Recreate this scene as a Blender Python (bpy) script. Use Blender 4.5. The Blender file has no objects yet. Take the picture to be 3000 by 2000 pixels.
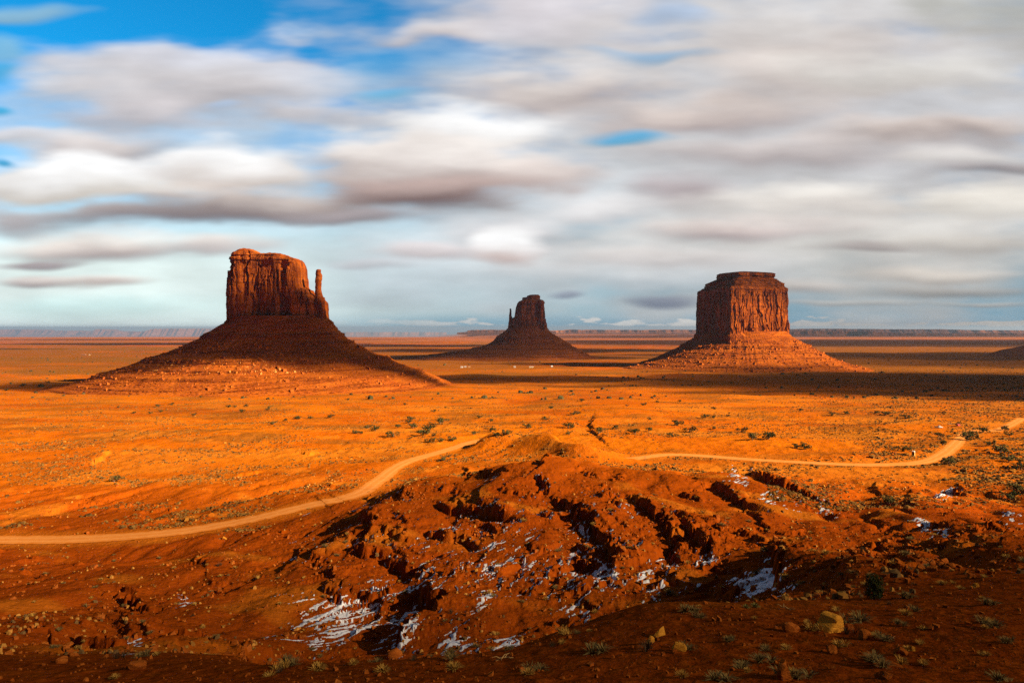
import bpy, math, random
import numpy as np

random.seed(7)
rng = np.random.default_rng(7)
scene = bpy.context.scene
COL = scene.collection
R = math.radians

# ---------------------------------------------------------------- camera
HZ = 962.0                      # eye level in the 3000 x 2000 photograph
cam_d = bpy.data.cameras.new("camera")
cam_d.lens = 24.0
cam_d.sensor_width = 36.0
cam_d.shift_y = -(1000.0 - HZ) / 3000.0
cam_d.clip_start = 0.5
cam_d.clip_end = 600000.0
cam = bpy.data.objects.new("camera", cam_d)
cam.location = (0, 0, 0)
cam.rotation_euler = (R(90), 0, 0)
COL.objects.link(cam)
scene.camera = cam

# ---------------------------------------------------------------- exposure
EXPO = 1.75
scene.view_settings.view_transform = 'Standard'
scene.view_settings.look = 'None'
scene.view_settings.exposure = EXPO
scene.view_settings.gamma = 1.0
scene.view_settings.use_curve_mapping = False
scene.cycles.use_denoising = False
scene.cycles.use_adaptive_sampling = False
scene.cycles.volume_bounces = 0
scene.cycles.max_bounces = 6
scene.cycles.diffuse_bounces = 2
scene.cycles.transparent_max_bounces = 48

# ---------------------------------------------------------------- sun
SUN_AZ, SUN_EL = 115.0, 26.0    # azimuth from the view direction towards the right
sun_d = bpy.data.lights.new("sun", 'SUN')
sun_d.energy = 4.6
sun_d.angle = R(0.5)
sun_d.color = (1.0, 0.82, 0.56)
sun = bpy.data.objects.new("sun", sun_d)
sun.rotation_euler = (R(90 - SUN_EL), 0, R(180 - SUN_AZ))
COL.objects.link(sun)
SH = np.array([math.sin(R(SUN_AZ)), math.cos(R(SUN_AZ))])
SUN = np.array([SH[0] * math.cos(R(SUN_EL)), SH[1] * math.cos(R(SUN_EL)), math.sin(R(SUN_EL))])

# ---------------------------------------------------------------- sky
def srgb(r, g, b):
    f = lambda c: (c / 255 / 12.92) if c / 255 <= 0.04045 else ((c / 255 + 0.055) / 1.055) ** 2.4
    return (f(r), f(g), f(b))

WSTR = 0.1
def skyc(r, g, b):
    k = 1.0 / (WSTR * 2 ** EXPO)
    return tuple(c * k for c in srgb(r, g, b)) + (1.0,)

def build_world():
    w = bpy.data.worlds.new("World")
    scene.world = w
    w.use_nodes = True
    nt = w.node_tree
    nt.nodes.clear()
    N, L = nt.nodes, nt.links

    def node(t, **kw):
        n = N.new(t)
        for k, v in kw.items():
            setattr(n, k, v)
        return n

    def math_(op, a, b=None, clamp=False):
        n = node("ShaderNodeMath", operation=op, use_clamp=clamp)
        for i, v in enumerate((a, b)):
            if v is None:
                continue
            if isinstance(v, (int, float)):
                n.inputs[i].default_value = v
            else:
                L.new(v, n.inputs[i])
        return n.outputs[0]

    def mrange(v, a, b, c, d, smooth=True):
        n = node("ShaderNodeMapRange", interpolation_type='SMOOTHSTEP' if smooth else 'LINEAR')
        L.new(v, n.inputs[0])
        for i, x in enumerate((a, b, c, d)):
            n.inputs[i + 1].default_value = x
        return n.outputs[0]

    def mix(f, a, b, blend='MIX'):
        n = node("ShaderNodeMix", data_type='RGBA', blend_type=blend)
        for sock, v in ((n.inputs[0], f), (n.inputs[6], a), (n.inputs[7], b)):
            if isinstance(v, (int, float, tuple)):
                sock.default_value = v
            else:
                L.new(v, sock)
        return n.outputs[2]

    tc = node("ShaderNodeTexCoord")
    sep = node("ShaderNodeSeparateXYZ")
    L.new(tc.outputs["Generated"], sep.inputs[0])
    yy = math_('MAXIMUM', sep.outputs[1], 0.02)
    px = math_('ADD', math_('MULTIPLY', math_('DIVIDE', sep.outputs[0], yy), 2000.0), 1500.0)
    py = math_('SUBTRACT', HZ, math_('MULTIPLY', math_('DIVIDE', sep.outputs[2], yy), 2000.0))
    # clear sky: Nishita, deepened
    sky = node("ShaderNodeTexSky", sky_type='NISHITA', sun_disc=False)
    sky.sun_elevation = R(SUN_EL)
    sky.sun_rotation = R(SUN_AZ)
    sky.altitude = 1600
    sky.air_density = 1.0
    sky.dust_density = 0.3
    sky.ozone_density = 2.0
    clear = mix(1.0, sky.outputs[0], SKYTINT, 'MULTIPLY')
    high = mrange(sep.outputs[2], 0.42, 0.7, 0, 1)
    side = mrange(sep.outputs[1], 0.55, 0.1, 0, 1)
    clear = mix(math_('MAXIMUM', high, side), clear, skyc(*OVERHEAD))
    # pale band towards the horizon on the left, steel blue on the right
    pale = mix(mrange(px, 300, 2400, 0, 1), skyc(236, 252, 248), skyc(120, 162, 182))
    front = mrange(sep.outputs[1], 0.15, 0.5, 0, 1)
    lowf = math_('MULTIPLY', mrange(py, 330, 800, 0, 1), front)
    acc = mix(lowf, clear, pale)
    low2 = math_('MULTIPLY', mrange(py, 905, 955, 0, 0.8), mrange(px, 600, 1500, 0, 1))
    acc = mix(math_('MULTIPLY', low2, front), acc, skyc(88, 158, 188))

    # domain warp: wind-drawn noise
    comb = node("ShaderNodeCombineXYZ")
    L.new(px, comb.inputs[0]); L.new(py, comb.inputs[1])
    def noise(sx, sy, off, detail=3.0, rough=0.5, dist=0.0):
        m = node("ShaderNodeVectorMath", operation='MULTIPLY_ADD')
        L.new(comb.outputs[0], m.inputs[0])
        m.inputs[1].default_value = (1 / sx, 1 / sy, 0)
        m.inputs[2].default_value = (off, off * 0.37, off * 0.71)
        n = node("ShaderNodeTexNoise", noise_dimensions='3D')
        n.inputs["Scale"].default_value = 1.0
        n.inputs["Detail"].default_value = detail
        n.inputs["Roughness"].default_value = rough
        n.inputs["Distortion"].default_value = dist
        L.new(m.outputs[0], n.inputs["Vector"])
        return n.outputs[0], n.outputs[1]
    persp = mrange(py, 960, 150, 0.12, 1.0, False)     # features shrink towards the horizon
    w1, w1c = noise(470, 190, 3.1, 1.0)
    w2, w2c = noise(230, 105, 9.7, 1.0)
    a1 = node("ShaderNodeVectorMath", operation='SUBTRACT'); L.new(w1c, a1.inputs[0]); a1.inputs[1].default_value = (0.5, 0.5, 0.5)
    a2 = node("ShaderNodeVectorMath", operation='SUBTRACT'); L.new(w2c, a2.inputs[0]); a2.inputs[1].default_value = (0.5, 0.5, 0.5)
    b1 = node("ShaderNodeVectorMath", operation='MULTIPLY'); L.new(a1.outputs[0], b1.inputs[0]); b1.inputs[1].default_value = (430, 150, 0)
    b2 = node("ShaderNodeVectorMath", operation='MULTIPLY_ADD'); L.new(a2.outputs[0], b2.inputs[0]); b2.inputs[1].default_value = (190, 88, 0); L.new(b1.outputs[0], b2.inputs[2])
    b3 = node("ShaderNodeVectorMath", operation='SCALE'); L.new(b2.outputs[0], b3.inputs[0]); L.new(persp, b3.inputs[3])
    wv = node("ShaderNodeVectorMath", operation='ADD'); L.new(comb.outputs[0], wv.inputs[0]); L.new(b3.outputs[0], wv.inputs[1])
    W = wv.outputs[0]
    st, _ = noise(360, 100, 21.0, 3.0, 0.5)
    streak = mrange(st, 0.3, 0.7, -0.20, 0.20, False)

    def cloud(acc, cx, cy, rx, ry, top, bot, alpha=1.0, inner=0.15, split=(-0.6, 0.7)):
        q = node("ShaderNodeVectorMath", operation='MULTIPLY_ADD')
        L.new(W, q.inputs[0])
        rx, ry = rx * 1.14, ry * 1.18
        q.inputs[1].default_value = (1 / rx, 1 / ry, 0)
        q.inputs[2].default_value = (-cx / rx, -cy / ry, 0)
        ln = node("ShaderNodeVectorMath", operation='LENGTH')
        L.new(q.outputs[0], ln.inputs[0])
        a = mrange(math_('ADD', ln.outputs[1], streak), 1.0, inner, 0, alpha)
        s = node("ShaderNodeSeparateXYZ"); L.new(q.outputs[0], s.inputs[0])
        c = mix(mrange(math_('ADD', s.outputs[1], streak), split[0], split[1], 0, 1), skyc(*(min(255, v * 1.03) for v in top)), skyc(*(v * 0.92 for v in bot)))
        return mix(a, acc, c)

    base = acc
    for i, c in enumerate(CLOUDS):
        acc = cloud(acc, *c[:6], **(c[6] if len(c) > 6 else {}))
        if i % 6 == 5:          # keeps the node chain in order, so that the shader stays within its stack
            o = node("ShaderNodeVectorMath", operation='MULTIPLY_ADD')
            L.new(acc, o.inputs[0]); o.inputs[1].default_value = (1e-5, 1e-5, 0); L.new(W, o.inputs[2])
            W = o.outputs[0]
    # far cumulus just above the horizon: flat bases, heaped tops
    W = comb.outputs[0]
    n1, _ = noise(75, 16, 77.0, 3.0, 0.55)
    n2, _ = noise(330, 40, 83.0, 1.0, 0.5)
    prof = math_('MINIMUM', mrange(py, 916, 944, 0, 1, False), mrange(py, 959, 952, 0, 1, False))
    dens = math_('ADD', math_('ADD', n1, math_('MULTIPLY', math_('SUBTRACT', n2, 0.5), 0.9)), math_('MULTIPLY', math_('SUBTRACT', prof, 1.0), 0.32))
    ca = math_('MULTIPLY', mrange(dens, 0.44, 0.56, 0, 0.92), mrange(prof, 0.0, 0.3, 0, 1))
    ca = math_('MULTIPLY', ca, mrange(px, 950, 1500, 0.15, 1))
    cc = mix(mrange(px, 1300, 2800, 0, 1), skyc(240, 238, 232), skyc(206, 196, 184))
    acc = mix(ca, acc, mix(mrange(dens, 0.75, 0.5, 0, 0.35), cc, skyc(168, 172, 178)))
    acc = mix(front, base, acc)
    sr = node("ShaderNodeSeparateColor"); L.new(acc, sr.inputs[0])
    kk = WSTR * 2 ** EXPO
    cov = math_('MULTIPLY', mrange(sr.outputs[0], 0.10 / kk, 0.45 / kk, 0, 1), front)
    # soft relief inside the cloud deck
    comb = type('o', (), {'outputs': [W]})
    r1, _ = noise(330, 115, 41.0, 3.0, 0.5)
    r2, _ = noise(210, 40, 57.0, 2.0, 0.5)
    rel = math_('ADD', mrange(r1, 0.3, 0.7, -0.13, 0.10, False), mrange(r2, 0.3, 0.7, -0.04, 0.04, False))
    rel = math_('ADD', math_('MULTIPLY', rel, cov), 1.0)
    cr = node("ShaderNodeCombineXYZ")
    L.new(math_('ADD', math_('MULTIPLY', math_('SUBTRACT', rel, 1.0), 0.95), 1.0), cr.inputs[0]); L.new(rel, cr.inputs[1]); L.new(rel, cr.inputs[2])
    acc = mix(1.0, acc, cr.outputs[0], 'MULTIPLY')
    bg = node("ShaderNodeBackground")
    L.new(acc, bg.inputs[0])
    bg.inputs[1].default_value = WSTR
    out = node("ShaderNodeOutputWorld")
    L.new(bg.outputs[0], out.inputs[0])

OVERHEAD = (54, 50, 54)        # unseen sky over and behind the overlook, dimmed to keep the fill light low
SKYTINT = (0.02, 0.42, 0.56, 1.0)
CLOUDS = [   # where each bank stands: centre, half-size, lit top and shaded base (given in display colours)
    # thin veils
    (2350, 360, 1500, 700, (214, 213, 214), (216, 210, 206), dict(alpha=0.93, inner=0.35)),
    (1500, 640, 900, 330, (220, 228, 234), (212, 221, 226), dict(alpha=0.75, inner=0.1)),
    (480, 400, 900, 290, (196, 214, 230), (206, 220, 230), dict(alpha=0.8, inner=0.2)),
    (2500, 740, 1100, 200, (226, 222, 216), (196, 198, 196), dict(alpha=0.85, inner=0.2)),
    (1250, 800, 560, 150, (212, 224, 230), (196, 214, 222), dict(alpha=0.8, inner=0.1)),
    (1900, 800, 560, 120, (222, 222, 222), (186, 202, 212), dict(alpha=0.85, inner=0.1)),
    (60, 36, 190, 45, (150, 190, 210), (150, 190, 210), dict(alpha=0.8, inner=0.2)),
    (20, 150, 180, 60, (150, 198, 216), (150, 198, 216), dict(alpha=0.6, inner=0.1)),
    (1130, 215, 330, 90, (96, 172, 224), (130, 186, 226), dict(alpha=0.7, inner=0.1)),
    # upper left bank
    (430, 200, 350, 85, (206, 212, 224), (212, 210, 212)),
    (650, 190, 400, 82, (212, 214, 224), (214, 212, 216), dict(inner=0.5)),
    (900, 250, 360, 100, (206, 212, 224), (206, 206, 212), dict(alpha=0.9)),
    (600, 265, 460, 110, (216, 212, 214), (194, 188, 191), dict(alpha=0.95)),
    (370, 335, 270, 62, (206, 200, 202), (188, 182, 186), dict(alpha=0.9)),
    (930, 335, 290, 55, (214, 210, 212), (200, 196, 200), dict(alpha=0.9)),
    (640, 325, 80, 20, (178, 200, 228), (186, 204, 226), dict(alpha=0.8, inner=0.1)),
    (1210, 292, 150, 30, (104, 182, 226), (120, 190, 226), dict(alpha=0.8, inner=0.1)),
    (300, 430, 290, 62, (226, 219, 217), (184, 178, 181)),
    (60, 410, 150, 36, (222, 216, 216), (206, 204, 206), dict(alpha=0.8)),
    (30, 215, 110, 26, (40, 168, 224), (60, 176, 224), dict(alpha=0.7, inner=0.1)),
    (10, 330, 50, 26, (20, 172, 224), (30, 174, 224), dict(alpha=0.8, inner=0.1)),
    # upper right mass
    (1330, 118, 190, 46, (230, 225, 226), (214, 206, 208)),
    (1660, 70, 380, 110, (222, 217, 222), (208, 204, 210)),
    (2350, 120, 640, 180, (214, 210, 208), (224, 212, 206), dict(alpha=0.95)),
    (1660, 265, 330, 88, (230, 221, 215), (192, 180, 180)),
    (2060, 335, 460, 75, (224, 211, 204), (176, 163, 164)),
    (2350, 250, 420, 90, (226, 216, 210), (208, 198, 194), dict(alpha=0.8)),
    (2700, 230, 430, 75, (220, 217, 212), (212, 206, 200), dict(alpha=0.85)),
    (2960, 50, 330, 150, (172, 173, 166), (186, 182, 174), dict(alpha=0.85, inner=0.1)),
    (1970, 40, 110, 55, (166, 192, 224), (166, 190, 220), dict(alpha=0.75, inner=0.1)),
    (1890, 165, 190, 26, (136, 180, 216), (146, 182, 214), dict(alpha=0.8, inner=0.1)),
    # middle right
    (2720, 395, 480, 58, (212, 199, 192), (162, 149, 148)),
    (2280, 450, 560, 60, (212, 203, 200), (184, 173, 174), dict(alpha=0.9)),
    (2820, 470, 230, 30, (228, 221, 215), (216, 209, 203), dict(alpha=0.6)),
    (2900, 505, 280, 30, (178, 170, 170), (142, 138, 143), dict(alpha=0.9)),
    (1850, 405, 170, 30, (92, 172, 216), (110, 180, 216), dict(alpha=0.95, inner=0.1)),
    (2000, 555, 210, 62, (190, 177, 179), (178, 168, 171), dict(alpha=0.9)),
    (2380, 590, 460, 58, (242, 237, 230), (222, 214, 208)),
    (2860, 600, 330, 50, (236, 230, 220), (214, 208, 200), dict(alpha=0.9)),
    (1740, 610, 190, 55, (236, 234, 234), (220, 218, 220), dict(alpha=0.85)),
    (2140, 668, 350, 50, (228, 214, 208), (174, 161, 163)),
    (2550, 730, 210, 22, (184, 175, 172), (160, 153, 153), dict(alpha=0.85)),
    (2860, 715, 290, 40, (210, 204, 196), (184, 178, 173), dict(alpha=0.85)),
    (1920, 755, 330, 40, (228, 222, 218), (206, 200, 200), dict(alpha=0.8)),
    # left row of cumulus
    (230, 535, 380, 82, (253, 252, 249), (230, 223, 214), dict(inner=0.5)),
    (20, 488, 60, 14, (20, 160, 216), (30, 168, 218), dict(alpha=0.85, inner=0.2)),
    (70, 650, 150, 44, (198, 189, 188), (172, 164, 168), dict(alpha=0.9)),
    (690, 490, 300, 84, (255, 254, 252), (226, 215, 208), dict(inner=0.5)),
    (500, 575, 260, 38, (236, 228, 220), (176, 163, 160), dict(alpha=0.85)),
    (420, 636, 430, 36, (196, 186, 184), (138, 127, 132), dict(alpha=0.95)),
    (720, 606, 520, 68, (218, 206, 199), (120, 106, 111), dict(inner=0.3)),
    (980, 452, 240, 46, (240, 237, 236), (212, 203, 200)),
    (1400, 378, 280, 78, (255, 254, 253), (242, 236, 232), dict(inner=0.35)),
    (1240, 480, 430, 104, (240, 233, 228), (182, 164, 160), dict(inner=0.5)),
    (1580, 500, 230, 66, (232, 220, 214), (198, 180, 176), dict(alpha=0.9)),
    (1265, 568, 390, 72, (190, 168, 162), (112, 92, 94), dict(inner=0.3)),
    (1080, 640, 290, 34, (172, 162, 164), (146, 138, 143), dict(alpha=0.92)),
    # low left streaks
    (330, 730, 420, 50, (244, 235, 227), (170, 155, 157), dict(split=(-0.6, 0.7))),
    (110, 772, 190, 18, (178, 165, 167), (158, 147, 152), dict(alpha=0.9)),
    (640, 728, 220, 36, (238, 229, 222), (190, 177, 177), dict(alpha=0.9)),
    (90, 823, 150, 22, (230, 220, 214), (168, 156, 158), dict(alpha=0.95)),
    (290, 822, 190, 22, (238, 228, 220), (180, 162, 158), dict(alpha=0.95)),
    (330, 905, 620, 46, (206, 240, 238), (222, 246, 242), dict(alpha=0.75, inner=0.1)),
    # bright puff in the middle
    (1500, 690, 300, 66, (238, 235, 236), (216, 208, 208), dict(alpha=0.8, inner=0.1)),
    (1510, 712, 140, 56, (255, 252, 249), (204, 174, 166), dict(inner=0.45, split=(-0.1, 0.85))),
    (1250, 738, 230, 30, (222, 213, 213), (194, 180, 180), dict(alpha=0.85)),
    (1100, 775, 170, 18, (204, 204, 208), (186, 186, 192), dict(alpha=0.7)),
    # dark lenses and the lowest streaks
    (1945, 884, 120, 22, (142, 148, 162), (108, 118, 142), dict(alpha=0.9, inner=0.2)),
    (1670, 870, 80, 16, (152, 160, 174), (134, 143, 162), dict(alpha=0.85, inner=0.2)),
    (2740, 805, 340, 26, (218, 209, 199), (186, 179, 173), dict(alpha=0.85)),
    (2800, 852, 390, 22, (178, 174, 169), (136, 137, 138), dict(alpha=0.85)),
    (2330, 838, 190, 26, (218, 210, 203), (176, 169, 166), dict(alpha=0.85)),
    (2480, 885, 300, 15, (196, 194, 189), (164, 164, 164), dict(alpha=0.8)),
    (2900, 890, 200, 12, (186, 184, 178), (152, 154, 156), dict(alpha=0.8)),
]
build_world()

# ---------------------------------------------------------------- helpers
def tag(o, label=None, cat=None, group=None, kind=None):
    for k, v in (("label", label), ("category", cat), ("group", group), ("kind", kind)):
        if v:
            o[k] = v
    return o

def mesh_np(name, verts, faces, mat=None, smooth=True, attrs=None):
    """faces: (n,4) or (n,3) int array"""
    me = bpy.data.meshes.new(name)
    verts = np.ascontiguousarray(verts, dtype=np.float32).reshape(-1, 3)
    faces = np.ascontiguousarray(faces, dtype=np.int32)
    nf, k = faces.shape
    me.vertices.add(len(verts))
    me.vertices.foreach_set("co", verts.ravel())
    me.loops.add(nf * k)
    me.loops.foreach_set("vertex_index", faces.ravel())
    me.polygons.add(nf)
    me.polygons.foreach_set("loop_start", np.arange(0, nf * k, k, dtype=np.int32))
    me.polygons.foreach_set("loop_total", np.full(nf, k, dtype=np.int32))
    me.polygons.foreach_set("use_smooth", np.full(nf, smooth, dtype=bool))
    for an, av in (attrs or {}).items():
        a = me.attributes.new(an, 'FLOAT_COLOR', 'POINT')
        buf = np.ones((len(verts), 4), dtype=np.float32)
        buf[:, :av.shape[1]] = av
        a.data.foreach_set("color", buf.ravel())
    me.update(calc_edges=True)
    if mat:
        me.materials.append(mat)
    return me

def add_obj(name, me, parent=None, loc=(0, 0, 0)):
    o = bpy.data.objects.new(name, me)
    o.location = loc
    COL.objects.link(o)
    if parent:
        o.parent = parent
    return o

def empty(name, loc):
    o = bpy.data.objects.new(name, None)
    o.location = loc
    COL.objects.link(o)
    return o

_G = np.stack([np.cos(np.arange(64) * 2 * np.pi / 64), np.sin(np.arange(64) * 2 * np.pi / 64)], 1)
def _hash(ix, iy, seed):
    h = (ix.astype(np.int64) * 374761393 + iy.astype(np.int64) * 668265263 + seed * 974634777) & 0xFFFFFFFF
    h = ((h ^ (h >> 13)) * 1274126177) & 0xFFFFFFFF
    return h ^ (h >> 16)

def gn(x, y, seed=0):
    x, y = np.asarray(x, float), np.asarray(y, float)
    xi, yi = np.floor(x), np.floor(y)
    fx, fy = x - xi, y - yi
    xi, yi = xi.astype(np.int64), yi.astype(np.int64)
    u = fx * fx * fx * (fx * (fx * 6 - 15) + 10)
    v = fy * fy * fy * (fy * (fy * 6 - 15) + 10)
    def g(i, j):
        k = _hash(xi + i, yi + j, seed) & 63
        return _G[k, 0] * (fx - i) + _G[k, 1] * (fy - j)
    a = g(0, 0); a = a + u * (g(1, 0) - a)
    b = g(0, 1); b = b + u * (g(1, 1) - b)
    return (a + v * (b - a)) * 1.45

def fbm(x, y, oct=4, seed=0, gain=0.5, lac=2.03):
    s, a = 0.0, 1.0
    for o in range(oct):
        s = s + a * gn(x * lac ** o + o * 17.3, y * lac ** o - o * 9.1, seed + o)
        a *= gain
    return s

def ridged(x, y, oct=3, seed=0, gain=0.5):
    s, a = 0.0, 1.0
    for o in range(oct):
        n = 1.0 - np.abs(gn(x * 2.1 ** o + o * 31.7, y * 2.1 ** o + o * 11.9, seed + o)) * 1.6
        s = s + a * (n * 2 - 1)
        a *= gain
    return s

def billow(x, y, oct=2, seed=0, gain=0.5):
    s, a = 0.0, 1.0
    for o in range(oct):
        n = np.sqrt(gn(x * 2.1 ** o + o * 31.7, y * 2.1 ** o + o * 11.9, seed + o) ** 2 + 0.004) * 2.0
        s = s + a * (n * 2 - 1)
        a *= gain
    return s

def rnd01(ix, iy, seed):
    return (_hash(ix, iy, seed) & 0xFFFF) / 65535.0

def voro(x, y, seed=0, jit=0.9):
    """returns (cell random, F1, F2-F1)"""
    x, y = np.asarray(x, float), np.asarray(y, float)
    xi, yi = np.floor(x).astype(np.int64), np.floor(y).astype(np.int64)
    f1 = np.full(x.shape, 9.0); f2 = np.full(x.shape, 9.0); rid = np.zeros(x.shape)
    for i in (-1, 0, 1):
        for j in (-1, 0, 1):
            cx, cy = xi + i, yi + j
            jx = cx + 0.5 + (rnd01(cx, cy, seed) - 0.5) * jit
            jy = cy + 0.5 + (rnd01(cx, cy, seed + 5) - 0.5) * jit
            d = np.hypot(x - jx, y - jy)
            r = rnd01(cx, cy, seed + 11)
            closer = d < f1
            f2 = np.where(closer, f1, np.minimum(f2, d))
            rid = np.where(closer, r, rid)
            f1 = np.where(closer, d, f1)
    return rid, f1, f2 - f1

def sstep(x, a, b):
    t = np.clip((x - a) / (b - a), 0, 1)
    return t * t * (3 - 2 * t)

# ---------------------------------------------------------------- materials
def new_mat(name):
    m = bpy.data.materials.new(name)
    m.use_nodes = True
    nt = m.node_tree
    b = nt.nodes["Principled BSDF"]
    b.inputs["Roughness"].default_value = 0.95
    b.inputs["Specular IOR Level"].default_value = 0.0
    return m, nt, b

class NB:
    def __init__(s, nt):
        s.nt, s.N, s.L = nt, nt.nodes, nt.links
    def put(s, sock, v):
        if isinstance(v, (int, float)):
            sock.default_value = v
        elif isinstance(v, tuple):
            sock.default_value = v if len(v) == 4 or sock.type == 'VECTOR' else v + (1.0,)
        else:
            s.L.new(v, sock)
    def coord(s, scale=(1, 1, 1), kind="Object"):
        t = s.N.new("ShaderNodeTexCoord")
        m = s.N.new("ShaderNodeMapping")
        m.inputs["Scale"].default_value = scale
        s.L.new(t.outputs[kind], m.inputs[0])
        return m.outputs[0]
    def noise(s, vec, scale, detail=4.0, rough=0.55, dist=0.0):
        n = s.N.new("ShaderNodeTexNoise")
        s.put(n.inputs["Vector"], vec)
        for k, v in (("Scale", scale), ("Detail", detail), ("Roughness", rough), ("Distortion", dist)):
            n.inputs[k].default_value = v
        return n.outputs[0]
    def voronoi(s, vec, scale, feature='F1', out="Distance"):
        n = s.N.new("ShaderNodeTexVoronoi")
        n.feature = feature
        s.put(n.inputs["Vector"], vec)
        n.inputs["Scale"].default_value = scale
        return n.outputs[out]
    def rng(s, v, a, b, c=0.0, d=1.0):
        n = s.N.new("ShaderNodeMapRange")
        s.put(n.inputs[0], v)
        for i, x in enumerate((a, b, c, d)):
            n.inputs[i + 1].default_value = x
        return n.outputs[0]
    def mix(s, f, a, b, blend='MIX'):
        n = s.N.new("ShaderNodeMix")
        n.data_type = 'RGBA'; n.blend_type = blend
        s.put(n.inputs[0], f); s.put(n.inputs[6], a); s.put(n.inputs[7], b)
        return n.outputs[2]
    def math(s, op, a, b=0.0):
        n = s.N.new("ShaderNodeMath"); n.operation = op
        s.put(n.inputs[0], a); s.put(n.inputs[1], b)
        return n.outputs[0]
    def attr(s, name):
        n = s.N.new("ShaderNodeAttribute"); n.attribute_name = name
        q = s.N.new("ShaderNodeSeparateColor")
        s.L.new(n.outputs["Color"], q.inputs[0])
        s.alpha = n.outputs["Alpha"]
        return q.outputs
    def bump(s, h, dist, strength=1.0, prev=None):
        n = s.N.new("ShaderNodeBump")
        n.inputs["Distance"].default_value = dist
        n.inputs["Strength"].default_value = strength
        s.put(n.inputs["Height"], h)
        if prev is not None:
            s.put(n.inputs["Normal"], prev)
        return n.outputs[0]

def ground_material():
    m, nt, b = new_mat("desert_soil")
    n = NB(nt)
    P = n.coord()
    a = n.attr("tone")
    big = n.noise(P, 0.012, 5)
    mid = n.noise(P, 0.11, 5, 0.6)
    fine = n.noise(P, 1.3, 5, 0.65)
    orange = n.mix(n.rng(big, 0.35, 0.65), (0.51, 0.126, 0.003), (0.45, 0.088, 0.002))
    red = n.mix(n.rng(mid, 0.35, 0.65), (0.20, 0.027, 0.002), (0.28, 0.042, 0.002))
    c = n.mix(a[0], orange, red)
    olive = n.mix(n.rng(mid, 0.3, 0.7), (0.125, 0.060, 0.012), (0.20, 0.074, 0.008))
    c = n.mix(a[1], c, olive)
    pale = (0.54, 0.165, 0.012)
    c = n.mix(a[2], c, pale)
    dk = n.attr("near_shade")  # foreground dimming painted into the near soil
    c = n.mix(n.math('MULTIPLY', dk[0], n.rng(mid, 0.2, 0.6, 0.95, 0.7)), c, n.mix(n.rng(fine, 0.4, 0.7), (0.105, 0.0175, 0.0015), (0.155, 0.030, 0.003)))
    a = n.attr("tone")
    c = n.mix(n.alpha, c, n.mix(n.rng(big, 0.35, 0.65), (0.38, 0.145, 0.080), (0.27, 0.088, 0.052)))  # distance haze imitated by a pinker far soil
    c = n.mix(n.rng(mid, 0.42, 0.75, 0, 0.35), c, (0.20, 0.034, 0.002))
    c = n.mix(n.rng(fine, 0.5, 0.8, 0, 0.30), c, (0.46, 0.115, 0.006))
    c = n.mix(n.rng(fine, 0.5, 0.2, 0, 0.40), c, (0.12, 0.022, 0.002))
    nt.links.new(c, b.inputs["Base Color"])
    h1 = n.bump(fine, 0.35, 0.8)
    h2 = n.bump(n.noise(P, 0.35, 5, 0.6), 1.2, 0.6, h1)
    nt.links.new(h2, b.inputs["Normal"])
    return m

def rock_material(name, base=(0.23, 0.044, 0.006), dark=(0.065, 0.011, 0.005), light=(0.38, 0.092, 0.009), wall=True, k=1.0):
    m, nt, b = new_mat(name)
    n = NB(nt)
    P = n.coord()
    strata = n.noise(n.coord((0.006 * k, 0.006 * k, 0.22 * k)), 1.0, 5, 0.6)
    blot = n.noise(P, 0.035 * k, 5, 0.6, 0.6)
    c = n.mix(n.rng(blot, 0.35, 0.62), base, light)
    c = n.mix(n.rng(strata, 0.40, 0.68, 0, 0.6), c, dark)
    if not wall:
        shade_band = n.attr("bed")  # shade under the talus ledges, painted as a dark band
        c = n.mix(n.math('MULTIPLY', shade_band[0], 0.55), c, tuple(v * 0.45 for v in dark)) if name == "talus_shale" else c
        beds = n.noise(n.coord((0.016 * k, 0.016 * k, 0.34 * k)), 1.0, 3, 0.6)
        c = n.mix(n.rng(beds, 0.54, 0.70, 0, 0.4), c, tuple(v * 0.5 for v in dark))
        c = n.mix(n.rng(beds, 0.46, 0.36, 0, 0.75), c, light)
    if wall:
        streak = n.noise(n.coord((0.11 * k, 0.11 * k, 0.010 * k)), 1.0, 5, 0.62)
        c = n.mix(n.rng(streak, 0.45, 0.60, 0, 0.85), c, dark)
        streak2 = n.noise(n.coord((0.30 * k, 0.30 * k, 0.03 * k)), 1.0, 4, 0.6)
        c = n.mix(n.rng(streak2, 0.5, 0.72, 0, 0.45), c, dark)
    fine = n.noise(P, 0.5 * k, 5, 0.65)
    c = n.mix(n.rng(fine, 0.42, 0.75, 0, 0.3), c, light)
    nt.links.new(c, b.inputs["Base Color"])
    h = n.bump(n.noise(n.coord((0.25 * k, 0.25 * k, 0.7 * k)), 1.0, 6, 0.65), 2.2 / k, 0.9)
    nt.links.new(h, b.inputs["Normal"])
    return m

M_GROUND = ground_material()
M_WALL = rock_material("red_sandstone")
M_TALUS = rock_material("talus_shale", base=(0.26, 0.052, 0.006), dark=(0.13, 0.024, 0.005), light=(0.36, 0.088, 0.008), wall=False)

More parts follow.
